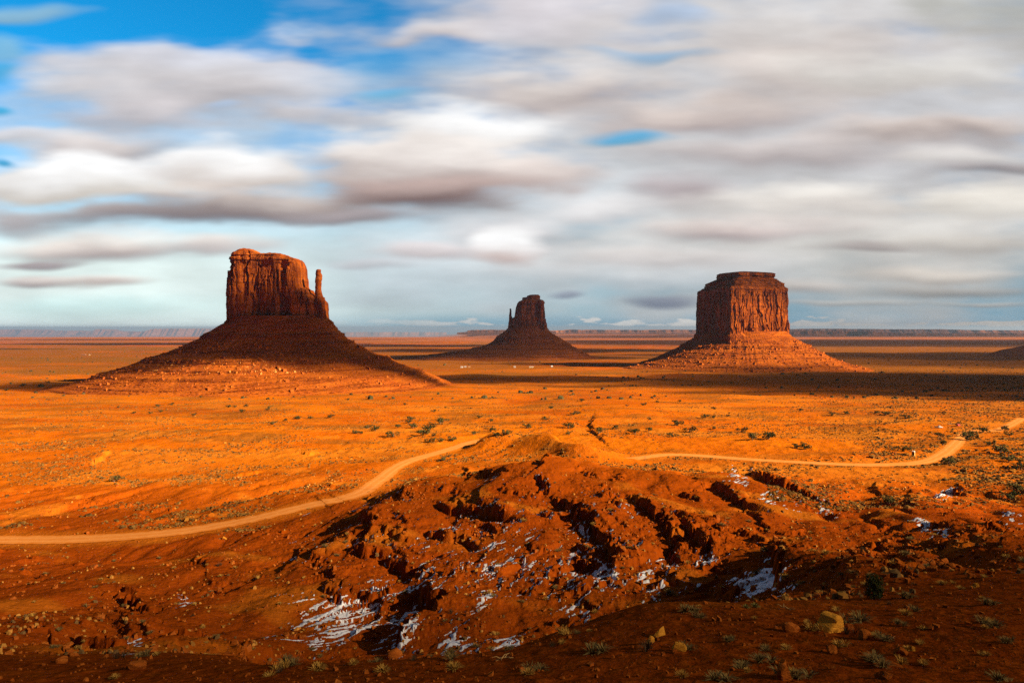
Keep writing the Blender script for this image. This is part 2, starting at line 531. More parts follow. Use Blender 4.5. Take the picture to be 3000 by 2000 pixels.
# ---------------------------------------------------------------- terrain
YK = np.array([3, 5, 20, 35, 48, 60, 68, 80, 95, 115, 145, 180, 215, 235, 260, 300, 400, 600, 900, 1300, 2000, 4000, 10000, 30000, 90000], float)
FAR = [76, 87, 96, 104, 112, 122, 133, 150]
LEFT = [2.4, 3, 12, 19, 24.5, 29, 32, 36.5, 41.5, 47, 54, 59.3, 62, 63.2, 64.2, 65.8, 69]
TAB = {
    -3000: LEFT, 0: LEFT,
    480: [2.4, 3, 12, 18.7, 23.9, 28.6, 32, 37, 42.5, 48.3, 55, 59.2, 61.5, 62.6, 64, 66, 69],
    720: [2.4, 3, 12, 18.6, 23.6, 28.6, 33.0, 39, 44.5, 49.5, 54.0, 57.5, 61.2, 63.2, 64.6, 66.2, 69],
    880: [2.4, 3, 12, 18.5, 23.3, 31, 37, 43, 47, 50.5, 53, 55.5, 60.5, 63.8, 65, 66.5, 69],
    1280: [2.4, 3, 12, 18.0, 22.9, 31, 37, 42, 45.5, 48, 49.5, 50.0, 51, 51.5, 57, 65.5, 68.5],
    1420: [2.4, 3, 12, 18.0, 22.6, 29.5, 36, 41.5, 45, 47.2, 48.7, 48.8, 48.2, 48.0, 53.5, 65, 68.5],
    1600: [2.4, 3, 12, 17.8, 22.0, 26.5, 35, 41, 44.5, 46.3, 47.3, 47.2, 45.9, 45.2, 51, 63, 68.5],
    1900: [2.4, 3, 12, 17.7, 20.9, 23.6, 29, 37, 42, 45, 47, 47.6, 48.3, 48.8, 53, 63.0, 69],
    2150: [2.4, 3, 11.7, 17.6, 20.6, 23.7, 28, 33.5, 38.5, 42.5, 46.0, 48.8, 51.2, 52.5, 55.5, 64.0, 69.5],
    2500: [2.4, 3, 11.5, 17.4, 20.5, 24, 26, 29, 33, 38, 44, 51, 56.5, 59.5, 62.5, 65.5, 69],
    3000: [2.4, 3, 11.5, 17.2, 19.6, 22.5, 24.5, 28, 32.5, 37.5, 43, 50, 56, 59, 62.5, 65.5, 69],
    6000: [2.4, 3, 11.5, 17.2, 19.6, 22.5, 24.5, 28, 32.5, 37.5, 43, 50, 56, 59, 62.5, 65.5, 69],
}
PXG = np.arange(-2600, 5601, 40.0)
LYG = np.linspace(math.log(3), math.log(90000), 420)
_keys = sorted(TAB)
FAR_L = FAR[:6] + [430, 1050]
FAR_R = FAR[:6] + [150, 260]
_cols = np.array([np.interp(LYG, np.log(YK), np.array(TAB[k] + (FAR_L if k < 1300 else FAR_R))) for k in _keys])
BASE = np.array([np.interp(PXG, _keys, _cols[:, j]) for j in range(len(LYG))])      # [ly, px]
def _gs(a, s, ax):
    r = int(3 * s); kx = np.exp(-0.5 * (np.arange(-r, r + 1) / s) ** 2); kx /= kx.sum()
    p = [(0, 0), (0, 0)]; p[ax] = (r, r)
    ap = np.pad(a, p, mode='edge')
    return np.apply_along_axis(lambda v: np.convolve(v, kx, 'valid'), ax, ap)
BASE = _gs(_gs(BASE, 1.6, 1), 1.1, 0)

def base_z(x, y):
    ly = np.log(np.clip(y, 3, 90000))
    px = np.clip(1500 + 2000 * x / np.maximum(y, 3), PXG[0], PXG[-1] - 1)
    fi = np.clip((ly - LYG[0]) / (LYG[1] - LYG[0]), 0, len(LYG) - 1.001)
    fj = (px - PXG[0]) / 40.0
    i, j = fi.astype(int), np.minimum(fj.astype(int), len(PXG) - 2)
    u, v = fi - i, fj - j
    z = (BASE[i, j] * (1 - u) * (1 - v) + BASE[i + 1, j] * u * (1 - v) + BASE[i, j + 1] * (1 - u) * v + BASE[i + 1, j + 1] * u * v)
    return -z

def unproj_base(px, py, ymin=20.0, ymax=60000.0):
    """first point of the smooth base surface seen along the direction of photo point (px, py)"""
    t = (px - 1500) / 2000.0; d = (py - HZ) / 2000.0
    ys = np.exp(np.linspace(math.log(ymin), math.log(ymax), 6000))
    z = base_z(t * ys, ys)
    k = np.argmax(z >= -d * ys)
    return np.array([t * ys[k], ys[k], z[k]])

def seg_dist(x, y, line):
    """signed distance to a polyline (positive on its right-hand side, going along it) and the parameter"""
    best = np.full(x.shape, 1e9); sgn = np.zeros(x.shape); par = np.zeros(x.shape)
    n = len(line) - 1
    for i in range(n):
        a, b = line[i], line[i + 1]
        ex, ey = b[0] - a[0], b[1] - a[1]
        l2 = ex * ex + ey * ey + 1e-9
        t = np.clip(((x - a[0]) * ex + (y - a[1]) * ey) / l2, 0, 1)
        dx, dy = x - (a[0] + t * ex), y - (a[1] + t * ey)
        d = np.hypot(dx, dy)
        m = d < best
        best = np.where(m, d, best)
        sgn = np.where(m, np.sign(ey * dx - ex * dy), sgn)
        par = np.where(m, (i + t) / n, par)
    return best * sgn, par

# low scarps: photo polyline (foot of the drop on the LEFT of the walking direction), height, reach on both sides
SCARPS = [
    ([(1590, 1415), (1650, 1470), (1700, 1490), (1740, 1530), (1785, 1580), (1800, 1680), (1805, 1740)][::-1], 3.8, 11, 10),
    ([(1760, 1432), (1830, 1450), (1900, 1490), (1945, 1530), (1985, 1580), (1985, 1690)][::-1], 3.8, 11, 10),
    ([(1640, 1345), (1590, 1375), (1560, 1400), (1535, 1440)][::-1], 4.0, 12, 10),
    ([(1545, 1400), (1600, 1412), (1620, 1440)][::-1], 3.8, 10, 10),
    ([(1350, 1366), (1430, 1378), (1500, 1400), (1530, 1420)][::-1], 2.5, 12, 10),
    ([(1050, 1507), (1075, 1530), (1095, 1552), (1098, 1580)][::-1], 3.8, 12, 12),
    ([(1018, 1606), (1070, 1625), (1150, 1630), (1200, 1655), (1260, 1662)][::-1], 2.8, 12, 10),
    ([(1240, 1562), (1300, 1572), (1375, 1580), (1440, 1600)][::-1], 3.2, 12, 10),
    ([(1270, 1455), (1320, 1480), (1400, 1490), (1500, 1520), (1540, 1545)][::-1], 3.0, 12, 10),
    ([(1205, 1718), (1250, 1740), (1290, 1770), (1300, 1820)][::-1], 4.5, 10, 10),
    ([(1180, 1790), (1195, 1840), (1190, 1900)][::-1], 5.0, 10, 10),
    ([(2240, 1600), (2285, 1640), (2310, 1690), (2305, 1745)][::-1], 4.5, 9, 12),
    ([(2200, 1362), (2215, 1385), (2250, 1420), (2330, 1440), (2420, 1470), (2500, 1495)][::-1], 5.2, 14, 16),
    ([(2090, 1400), (2130, 1430), (2180, 1470), (2280, 1510)][::-1], 3.8, 12, 16),
    ([(2790, 1425), (2810, 1445), (2850, 1460)][::-1], 4.2, 8, 10),
    ([(2680, 1535), (2740, 1545), (2790, 1560)][::-1], 3.2, 9, 9),
    ([(215, 1372), (265, 1362), (300, 1345), (325, 1325)][::-1], 3.2, 16, 14),
    ([(680, 1400), (730, 1385), (780, 1372)][::-1], 1.8, 12, 10),
    ([(860, 1322), (910, 1328), (950, 1322)][::-1], 1.8, 12, 10),
    ([(1800, 1320), (1760, 1290), (1730, 1250), (1745, 1215)], 2.0, 20, 16),
]
_r = np.random.default_rng(77)
_n = 0
while _n < 96:
    a, b = (_r.uniform(880, 2300), _r.uniform(1400, 1730)) if _n < 64 else ((_r.uniform(40, 800), _r.uniform(1620, 1900)) if _n < 80 else (_r.uniform(2250, 2950), _r.uniform(1500, 1680)))
    if _n < 64 and (b < 1330 + abs(a - 1600) * 0.13) or b > 1900 - max(0, a - 850) * 0.14:
        continue
    l, g = _r.uniform(50, 190), _r.uniform(4, 42)
    pts, q = [(a, b)], g
    for _k in range(4):
        q = q + _r.normal(0, 16)
        pts.append((pts[-1][0] + l / 4 * math.cos(R(q)), pts[-1][1] + l / 4 * math.sin(R(q)) * 0.8))
    SCARPS.append((pts[::-1], _r.uniform(0.9, 2.3), 6, 5))
    _n += 1
SCARPS_W = []
for pts, h, lr, ll in SCARPS:
    w = [unproj_base(p[0], p[1], 62.0)[:2] for p in pts]
    # resample with a jagged offset
    q = [w[0]]
    for a, b in zip(w[:-1], w[1:]):
        n = max(2, int(np.hypot(*(b - a)) / 3.5))
        for k in range(1, n + 1):
            q.append(a + (b - a) * k / n + rng.normal(0, 0.9 if k < n else 0.2, 2))
    SCARPS_W.append((np.array(q), h, lr, ll))

# the dirt road
ROAD_A = [(-500, 1578), (-250, 1581), (0, 1581), (200, 1580), (400, 1570), (560, 1552), (690, 1530), (800, 1508), (900, 1484), (990, 1462), (1060, 1440), (1110, 1408), (1150, 1376), (1200, 1350), (1270, 1330), (1330, 1312), (1385, 1294), (1440, 1287)]
ROAD_B = [(1720, 1338), (1800, 1345), (1870, 1342), (1950, 1332), (2050, 1335), (2200, 1346), (2400, 1357), (2550, 1362), (2690, 1356), (2750, 1338), (2790, 1310), (2820, 1280), (2850, 1262), (2910, 1262), (2950, 1250), (3000, 1224), (3080, 1190)]
def road_world():
    pts = [unproj_base(px, py, 150.0) for px, py in ROAD_A]
    a = pts[-1]
    pb = [unproj_base(px, py, 320.0) for px, py in ROAD_B]
    pts += [np.array([8.0, 431.0, 0]), np.array([26.0, 414.0, 0]), np.array([37.0, 390.0, 0])]
    pts = np.array(pts + pb)
    # Catmull-Rom
    out = []
    for i in range(1, len(pts) - 2):
        p0, p1, p2, p3 = pts[i - 1:i + 3]
        n = max(3, int(np.hypot(*(p2 - p1)[:2]) / 2.0))
        for t in np.linspace(0, 1, n, endpoint=False):
            out.append(0.5 * ((2 * p1) + (p2 - p0) * t + (2 * p0 - 5 * p1 + 4 * p2 - p3) * t * t + (3 * p1 - p0 - 3 * p2 + p3) * t ** 3))
    out = np.array(out)
    kx = np.ones(9) / 9
    for c in range(3):
        out[:, c] = np.convolve(np.pad(out[:, c], 4, mode='edge'), kx, 'valid')
    return out
ROAD = road_world()
kz = np.ones(15) / 15
ROAD[:, 2] = np.convolve(np.pad(base_z(ROAD[:, 0], ROAD[:, 1]), 7, mode='edge'), kz, 'valid')
ROAD_HW = 3.9

def road_dist(x, y):
    d = np.full(x.shape, 1e9); zr = np.zeros(x.shape)
    m = (y > 120) & (y < 750) & (np.abs(x) < 700)
    if m.any():
        xs, ys = x[m], y[m]
        line = ROAD[::3]
        best = np.full(xs.shape, 1e9); zb = np.zeros(xs.shape)
        for k in range(0, len(line)):
            dd = (xs - line[k, 0]) ** 2 + (ys - line[k, 1]) ** 2
            mm = dd < best
            best[mm] = dd[mm]; zb[mm] = line[k, 2]
        d[m] = np.sqrt(best); zr[m] = zb
    return d, zr

CX = np.array([math.cos(R(-14)), math.sin(R(-14))])       # across the gullies
AX = np.array([math.sin(R(14)), math.cos(R(14))])         # along the gullies, away from the camera
def height(x, y, detail=True):
    x = np.asarray(x, float); y = np.asarray(y, float)
    z = base_z(x, y)
    px = 1500 + 2000 * x / np.maximum(y, 3)
    py = HZ - 2000 * z / np.maximum(y, 3)
    sc, sa = x * CX[0] + y * CX[1], x * AX[0] + y * AX[1]
    wx = sc + 3.5 * gn(x / 19, y / 19, 3); wa = sa + 6 * gn(x / 23, y / 23, 4)
    # badland gullies
    wb = sstep(y, 58, 85) * (1 - sstep(y, 225, 275)) * sstep(px, 560, 1000) * (1 - sstep(px, 2150, 2750))
    wb2 = sstep(y, 60, 90) * (1 - sstep(y, 240, 330)) * (1 - wb)
    g1 = billow(wx / 34, wa / 100, 2, 21, 0.4)
    g2 = billow(wx / 13, wa / 36, 2, 31, 0.4)
    z = z + wb * (0.95 * g1 + 0.28 * g2) + wb2 * (1.3 * g1 + 0.5 * g2)
    # bedded ledges
    step = 2.3
    zt = z + 0.9 * gn(x / 30, y / 30, 41) + 0.03 * x
    zt = zt + 0.55 * (voro(x / 1.9, y / 2.4, 45)[0] - 0.5) * (y < 330)
    f = zt / step; fl = np.floor(f); fr = f - fl
    tz = (fl + np.where(fr < 0.93, fr * 0.56, 0.5208 + (fr - 0.93) * 6.846)) * step - (zt - z)
    z = z + (tz - z) * (1.0 * wb + 0.9 * wb2) * sstep(gn(x / 34, y / 34, 43), -0.25, 0.25)
    near = (y > 40) & (y < 620)
    if near.any():
        xn, yn = x[near], y[near]
        dz = np.zeros(xn.shape)
        for line, h, lr, ll in SCARPS_W:
            bx0, by0 = line.min(0) - 45; bx1, by1 = line.max(0) + 45
            m = (xn > bx0) & (xn < bx1) & (yn > by0) & (yn < by1)
            if not m.any():
                continue
            d, par = seg_dist(xn[m], yn[m], line)
            d = d + 1.7 * (voro(xn[m] / 2.1, yn[m] / 2.1, 47)[0] - 0.5) + 1.2 * gn(xn[m] / 5, yn[m] / 5, 48)
            fade = 0.8 * sstep(par, 0, 0.3) * (1 - sstep(par, 0.7, 1.0))
            s = sstep(d, -1.0, 0.25)
            dz[m] += h * fade * (0.55 * np.exp(-np.abs(d) / lr) * s - 0.45 * np.exp(-np.abs(d) / ll) * (1 - s))
        z[near] += dz
    # plain: swells and washes
    pl = sstep(y, 230, 330) * (1 - 0.9 * sstep(y, 2500, 9000))
    z = z + pl * (2.6 * fbm(x / 150, y / 130, 2, 51) + 0.8 * gn(x / 38, y / 38, 53) * (1 - sstep(y, 900, 1800)))
    z = z + 9.0 * sstep(y, 4000, 20000) * fbm(x / 6000, y / 2600, 3, 57)
    if detail:
        k1 = 1 - sstep(y, 350, 900)
        z = z + k1 * (0.17 * fbm(x / 8.0, y / 8.0, 3, 61) + 0.28 * pl * ridged(x / 15, y / 15, 2, 65))
        k2 = 1 - sstep(y, 110, 260)
        z = z + k2 * (0.10 * fbm(x / 1.9, y / 1.9, 3, 71))
        # knobbly outcrops
        rid, f1, e = voro(x / 2.3, y / 2.3, 81)
        oc = sstep(gn(x / 26, y / 26, 83) + 0.35 * wb, 0.22, 0.5) * (wb + 0.7 * wb2) * (1 - sstep(y, 200, 300))
        z = z + oc * (0.30 * rid * sstep(e, 0.0, 0.35) - 0.2)
    z = z + 3.4 * np.exp(-0.5 * (((x - 150) / 62) ** 2 + ((y - 425) / 26) ** 2)) + 3.0 * np.exp(-0.5 * (((x - 95) / 50) ** 2 + ((y - 640) / 60) ** 2)) + 2.6 * np.exp(-0.5 * (((x + 150) / 70) ** 2 + ((y - 470) / 40) ** 2))
    m = (np.abs(x) < 110) & (y > 290) & (y < 470)
    if m.any():
        dd, pp = seg_dist(x[m], y[m], np.array([(-6.0, 390.0), (8.0, 384.0), (22.0, 368.0), (38.0, 344.0)]))
        z[m] += (8.2 + 3.0 * sstep(pp, 0.3, 0.75)) * np.exp(-0.5 * (dd / 12.5) ** 2)
    d, zr = road_dist(x, y)
    k = 1 - sstep(d, ROAD_HW + 1.0, ROAD_HW + 13.0)
    z = z + (zr - z) * k
    return z

def grid_axis():
    t = [np.linspace(-2.0, -0.95, 50, endpoint=False), np.linspace(-0.95, 0.95, 1380, endpoint=False), np.linspace(0.95, 2.0, 51)]
    t = np.concatenate(t)
    r = []
    y = 3.0
    while y < 90000:
        r.append(y)
        if y < 30: k = 0.012
        elif y < 300: k = 0.0042
        elif y < 700: k = 0.0050
        elif y < 3000: k = 0.008
        else: k = 0.022
        y *= 1 + k
    r.append(90000.0)
    return t, np.array(r)
TG, YG = grid_axis()
GX = TG[None, :] * YG[:, None]
GY = np.repeat(YG[:, None], len(TG), 1)
GZ = np.empty_like(GX)
for i in range(0, len(YG), 100):
    GZ[i:i + 100] = height(GX[i:i + 100], GY[i:i + 100])
print("terrain", GX.shape, GX.size)

def ground_z(x, y):
    """bilinear lookup in the finished terrain grid (scalars or arrays)"""
    x = np.asarray(x, float); y = np.asarray(y, float)
    i = np.clip(np.searchsorted(YG, y) - 1, 0, len(YG) - 2)
    v = (y - YG[i]) / (YG[i + 1] - YG[i])
    t = x / y
    j = np.clip(np.searchsorted(TG, t) - 1, 0, len(TG) - 2)
    u = (t - TG[j]) / (TG[j + 1] - TG[j])
    return (GZ[i, j] * (1 - u) * (1 - v) + GZ[i, j + 1] * u * (1 - v) + GZ[i + 1, j] * (1 - u) * v + GZ[i + 1, j + 1] * u * v)

def place(px, py, ymin=20.0):
    """the ground point that stands at photo position (px, py)"""
    t = (px - 1500) / 2000.0; d = (py - HZ) / 2000.0
    j = int(np.clip(np.searchsorted(TG, t), 0, len(TG) - 1))
    z = GZ[:, j]
    ok = (z >= -d * YG) & (YG > ymin)
    k = int(np.argmax(ok))
    y = YG[k]
    return np.array([t * y, y, float(ground_z(t * y, y))])

def terrain():
    H, Wd = GX.shape
    V = np.stack([GX, GY, GZ], -1).reshape(-1, 3)
    idx = np.arange(H * Wd).reshape(H, Wd)
    F = np.stack([idx[:-1, :-1], idx[:-1, 1:], idx[1:, 1:], idx[1:, :-1]], -1).reshape(-1, 4)
    X, Y = V[:, 0], V[:, 1]
    PX = 1500 + 2000 * X / Y
    # colour weights: red badlands, olive scrub ground, pale dust
    redw = (1 - sstep(Y, 170, 420)) * 0.9 + 0.45 * sstep(fbm(X / 210, Y / 120, 3, 91), 0.1, 0.6) * sstep(Y, 300, 600)
    redw = redw + 0.5 * sstep(Y, 1100, 2600)
    olive = 0.85 * sstep(fbm(X / 420 + 3, Y / 260, 4, 95), 0.02, 0.45) * sstep(Y, 600, 1600)
    olive = np.maximum(olive, 0.75 * sstep(gn(X / 1400, Y / 700, 97), 0.0, 0.35) * sstep(Y, 1800, 3000))
    olive = np.maximum(olive, 0.6 * sstep(fbm(X / 70, Y / 34, 3, 99), 0.02, 0.5) * sstep(Y, 260, 420))
    olive = np.maximum(olive, 0.55 * sstep(PX, 2350, 2800) * sstep(Y, 270, 340) * sstep(fbm(X / 30, Y / 20, 3, 107), -0.3, 0.3))
    palew = 0.5 * sstep(fbm(X / 30, Y / 22, 3, 101), 0.25, 0.7) * (1 - sstep(Y, 500, 1500))
    palew = np.maximum(palew, 0.55 * sstep(fbm(X / 120 + 7, Y / 70, 3, 111), 0.05, 0.5) * sstep(Y, 250, 320) * (1 - sstep(Y, 700, 1000)))
    palew = palew + 0.5 * sstep(fbm(X / 5000, Y / 2500, 3, 103), 0.1, 0.5) * sstep(Y, 5000, 12000)
    olive = np.maximum(olive, 0.9 * sstep(Y, 1700, 2300) * (1 - sstep(Y, 3900, 4600)) * sstep(-X / Y, 0.2, 0.4) * sstep(gn(X / 1500, Y / 500, 109), -0.5, 0.1))
    olive = np.maximum(olive, 0.8 * sstep(Y, 900, 1500) * (1 - sstep(Y, 5000, 8000)) * sstep(X / Y, 0.2, 0.45))
    olive = np.maximum(olive, 0.7 * sstep(Y, 1250, 1700) * (1 - sstep(Y, 3000, 4200)) * sstep(gn(X / 500, Y / 260, 113), -0.6, 0.0))
    # bare sand sheet and the parking pad
    for (cx, cy, rx, ry) in ((1835, 1185, 105, 26), (2700, 1250, 110, 16), (1950, 1300, 260, 26), (2230, 1312, 310, 34)):
        c = unproj_base(cx, cy, 200.0)
        dd = np.hypot((PX - cx) / rx, (Y - c[1]) / (c[1] * c[1] * ry / 2000 / -c[2]))
        w = 1 - sstep(dd + 0.2 * gn(X / 12, Y / 12, 105), 0.7, 1.05)
        olive *= 1 - w; palew *= 1 - w; redw *= 1 - 0.7 * w
    d, _ = road_dist(X, Y)
    palew = np.maximum(palew, 0.45 * (1 - sstep(d, 4, 12)))
    far_haze = 0.75 * sstep(Y, 2600, 9000) * (1 - 0.6 * np.clip(olive, 0, 1))  # weight of the haze tint painted into the far plain
    tone = np.stack([np.clip(redw, 0, 1), np.clip(olive, 0, 1), np.clip(palew, 0, 1), far_haze], 1)
    # overlook ground behind the camera
    bx = np.linspace(-180000, 180000, 7); bx = np.unique(np.concatenate([np.linspace(-500, 500, 41), [-2000, 2000]]))
    by = np.concatenate([np.linspace(-600, -40, 12), np.linspace(-20, 3.0, 8)])
    BX, BY = np.meshgrid(bx, by)
    BZ = -1.7 - 0.7 * np.clip((BY + 4) / 7, 0, 1) + 0.3 * gn(BX / 15, BY / 15, 7) * np.clip(-BY / 20, 0, 1)
    far = np.clip((np.abs(BX) - 6) / 60, 0, 1)
    BZ = BZ - far * 1.5
    n0 = len(V)
    V = np.concatenate([V, np.stack([BX, BY, BZ], -1).reshape(-1, 3)])
    bi = n0 + np.arange(BX.size).reshape(BX.shape)
    F = np.concatenate([F, np.stack([bi[:-1, :-1], bi[:-1, 1:], bi[1:, 1:], bi[1:, :-1]], -1).reshape(-1, 4)])
    tone = np.concatenate([tone, np.tile([[0.9, 0, 0, 0]], (BX.size, 1))])
    Yv, Xv = V[:, 1], V[:, 0]
    PXv = 1500 + 2000 * Xv / np.maximum(Yv, 3)
    near_shade = (1 - sstep(Yv, 62, 84)) + 0.55 * (1 - sstep(Yv, 120, 210)) * sstep(Yv, 60, 90)  # soil darkened near the camera to imitate shade and vignetting
    near_shade = np.clip(near_shade, 0, 1)[:, None]
    o = add_obj("ground", mesh_np("ground", V, F, M_GROUND, True, {"tone": tone, "near_shade": np.concatenate([near_shade] * 3, 1)}))
    tag(o, kind="structure")
terrain()

# road sheet
def road():
    m, nt, b = new_mat("road_dust")
    n = NB(nt)
    P = n.coord()
    f = n.noise(P, 0.5, 5, 0.6)
    c = n.mix(n.rng(f, 0.3, 0.7), (0.58, 0.205, 0.044), (0.52, 0.155, 0.024))
    at = n.attr("tone")
    c = n.mix(n.math('MULTIPLY', at[0], 0.6), c, (0.62, 0.255, 0.075))
    c = n.mix(n.math('MULTIPLY', at[1], n.rng(n.noise(P, 0.25, 4, 0.7), 0.4, 0.6)), c, (0.46, 0.11, 0.006))
    nt.links.new(c, b.inputs["Base Color"])
    nt.links.new(n.bump(n.noise(P, 1.2, 4), 0.15, 0.5), b.inputs["Normal"])
    T = np.gradient(ROAD[:, :2], axis=0); T /= np.linalg.norm(T, axis=1)[:, None]
    Nn = np.stack([-T[:, 1], T[:, 0]], 1)
    s = np.linspace(-1, 1, 21)
    wv = ROAD_HW * (1 + 0.10 * gn(np.arange(len(ROAD)) / 18.0, np.zeros(len(ROAD)), 5))
    V = np.zeros((len(ROAD), 21, 3))
    for k in range(21):
        edge = 0.35 * gn(np.arange(len(ROAD)) / 2.5, np.full(len(ROAD), s[k] * 9), 6) * (abs(s[k]) > 0.9)
        V[:, k, :2] = ROAD[:, :2] + Nn * (s[k] * (wv + edge))[:, None]
    gz = np.maximum(ground_z(V[..., 0], V[..., 1]), ROAD[:, 2][:, None] - 0.3)
    V[..., 2] = gz + 0.10 + 0.05 * (1 - s[None, :] ** 2)
    idx = np.arange(V.shape[0] * 21).reshape(-1, 21)
    F = np.stack([idx[:-1, :-1], idx[1:, :-1], idx[1:, 1:], idx[:-1, 1:]], -1).reshape(-1, 4)
    U = np.repeat(np.abs(s)[None, :], len(ROAD), 0).reshape(-1)
    tone = np.stack([np.exp(-((U - 0.4) / 0.13) ** 2), sstep(U, 0.7, 1.0), 0 * U], 1)
    tag(add_obj("dirt_road", mesh_np("dirt_road", V, F, m, True, {"tone": tone})), kind="structure")
road()

# ---------------------------------------------------------------- buttes
def ring_faces(R_, N_):
    i = np.arange(R_ * N_).reshape(R_, N_)
    j = np.roll(i, -1, 1)
    return np.stack([i[:-1], j[:-1], j[1:], i[1:]], -1).reshape(-1, 4)

def resample(poly, n, sig):
    p = np.array(poly + [poly[0]], float)
    d = np.concatenate([[0], np.cumsum(np.hypot(*np.diff(p, axis=0).T))])
    s = np.linspace(0, d[-1], n, endpoint=False)
    q = np.stack([np.interp(s, d, p[:, 0]), np.interp(s, d, p[:, 1])], 1)
    ds = d[-1] / n
    r = max(1, int(3 * sig / ds)); k = np.exp(-0.5 * (np.arange(-r, r + 1) * ds / sig) ** 2); k /= k.sum()
    for c in (0, 1):
        q[:, c] = np.convolve(np.concatenate([q[-r:, c], q[:, c], q[:r, c]]), k, 'valid')
    t = np.roll(q, -1, 0) - np.roll(q, 1, 0)
    t /= np.linalg.norm(t, axis=1)[:, None]
    nrm = np.stack([t[:, 1], -t[:, 0]], 1)          # outward for counter-clockwise order seen from above
    return q, nrm, s

def face_relief(S, Z, seed, amp=1.0):
    """joints, slabs and spalled panels of a sandstone wall: S along the wall, Z up (metres)"""
    d = 5.0 * gn(S / 38, Z / 260, seed + 12) + 2.2 * gn(S / 24, Z / 160, seed) + 0.9 * gn(S / 9, Z / 90, seed + 1) - 5.5
    r1, f, e = voro(S / 13 + 0.35 * gn(S / 20, Z / 20, seed + 2), Z / 46 + 0.3 * gn(S / 9, Z / 30, seed + 3), seed + 4)
    d = d + 7.0 * (r1 - 0.5)
    r2, f, e2 = voro(S / 5.2 + 0.3 * gn(S / 7, Z / 12, seed + 5), Z / 17, seed + 6)
    d = d + 3.2 * (r2 - 0.5)
    crack = np.abs(gn(S / 15, Z / 220, seed + 7))
    d = d - 5.5 * np.clip(1 - crack / 0.07, 0, 1) * sstep(gn(S / 40, Z / 60, seed + 8), -0.3, 0.2)
    d = d + 0.45 * fbm(S / 2.6, Z / 4.0, 3, seed + 9)
    return amp * d

def strata_relief(S, Z, seed, bed=2.6):
    k = np.floor(Z / bed + 0.5 * gn(S / 60, Z / 30, seed))
    return (rnd01(k.astype(np.int64), np.zeros(k.shape, np.int64), seed) - 0.5)

def cliff(name, parent, poly, cen, zb, top_fn, seed, n=900, nz=150, sig=3.0, shale=0.18, beds=0.12, taper=0.03, round_=7.0, cap_rings=22, spine=None, mat=None):
    q, nr, s = resample(poly, n, sig)
    f = np.linspace(0, 1, nz)[:, None]
    zt = top_fn(q[:, 0])[None, :]
    Z = zb + f * (zt - zb)
    S = np.repeat(s[None, :], nz, 0)
    d = face_relief(S, Z, seed)
    hgt = np.max(zt) - zb
    low = 1 - sstep((Z - zb) / hgt, shale * 0.75, shale)
    high = sstep((Z - zb) / hgt, 1 - beds * 1.3, 1 - beds)
    d = d * (1 - 0.65 * low - 0.5 * high) + low * (2.6 * strata_relief(S, Z, seed + 30, 3.2) + 2.5) + high * 3.2 * strata_relief(S, Z, seed + 31, 3.6)
    d = d + taper * hgt * (1 - f) ** 1.5
    d = d - round_ * np.clip((Z - (zt - round_)) / round_, 0, 1) ** 2
    X = q[None, :, 0] + nr[None, :, 0] * d
    Y = q[None, :, 1] + nr[None, :, 1] * d
    P = [np.stack([X, Y, Z], -1)]
    # rough top, closing over the middle line
    ex, ey, ez = X[-1], Y[-1], Z[-1]
    sx = np.clip(ex, *(spine or (-1e9, 1e9))) * 0.97
    for g in np.linspace(0, 1, cap_rings + 1)[1:]:
        xx = ex + (sx - ex) * g; yy = ey * (1 - g)
        zz = np.minimum(top_fn(xx), top_fn(np.clip(ex, *(spine or (-1e9, 1e9))))) + 2.2 * math.sin(g * math.pi / 2) + 1.3 * fbm(xx / 7, yy / 7, 3, seed + 40) * min(1, g * 4)
        P.append(np.stack([xx, yy, zz], -1)[None])
    P = np.concatenate(P, 0)
    me = mesh_np(name, P, ring_faces(P.shape[0], n)[:, ::1], mat or M_WALL, False)
    return add_obj(name, me, parent)

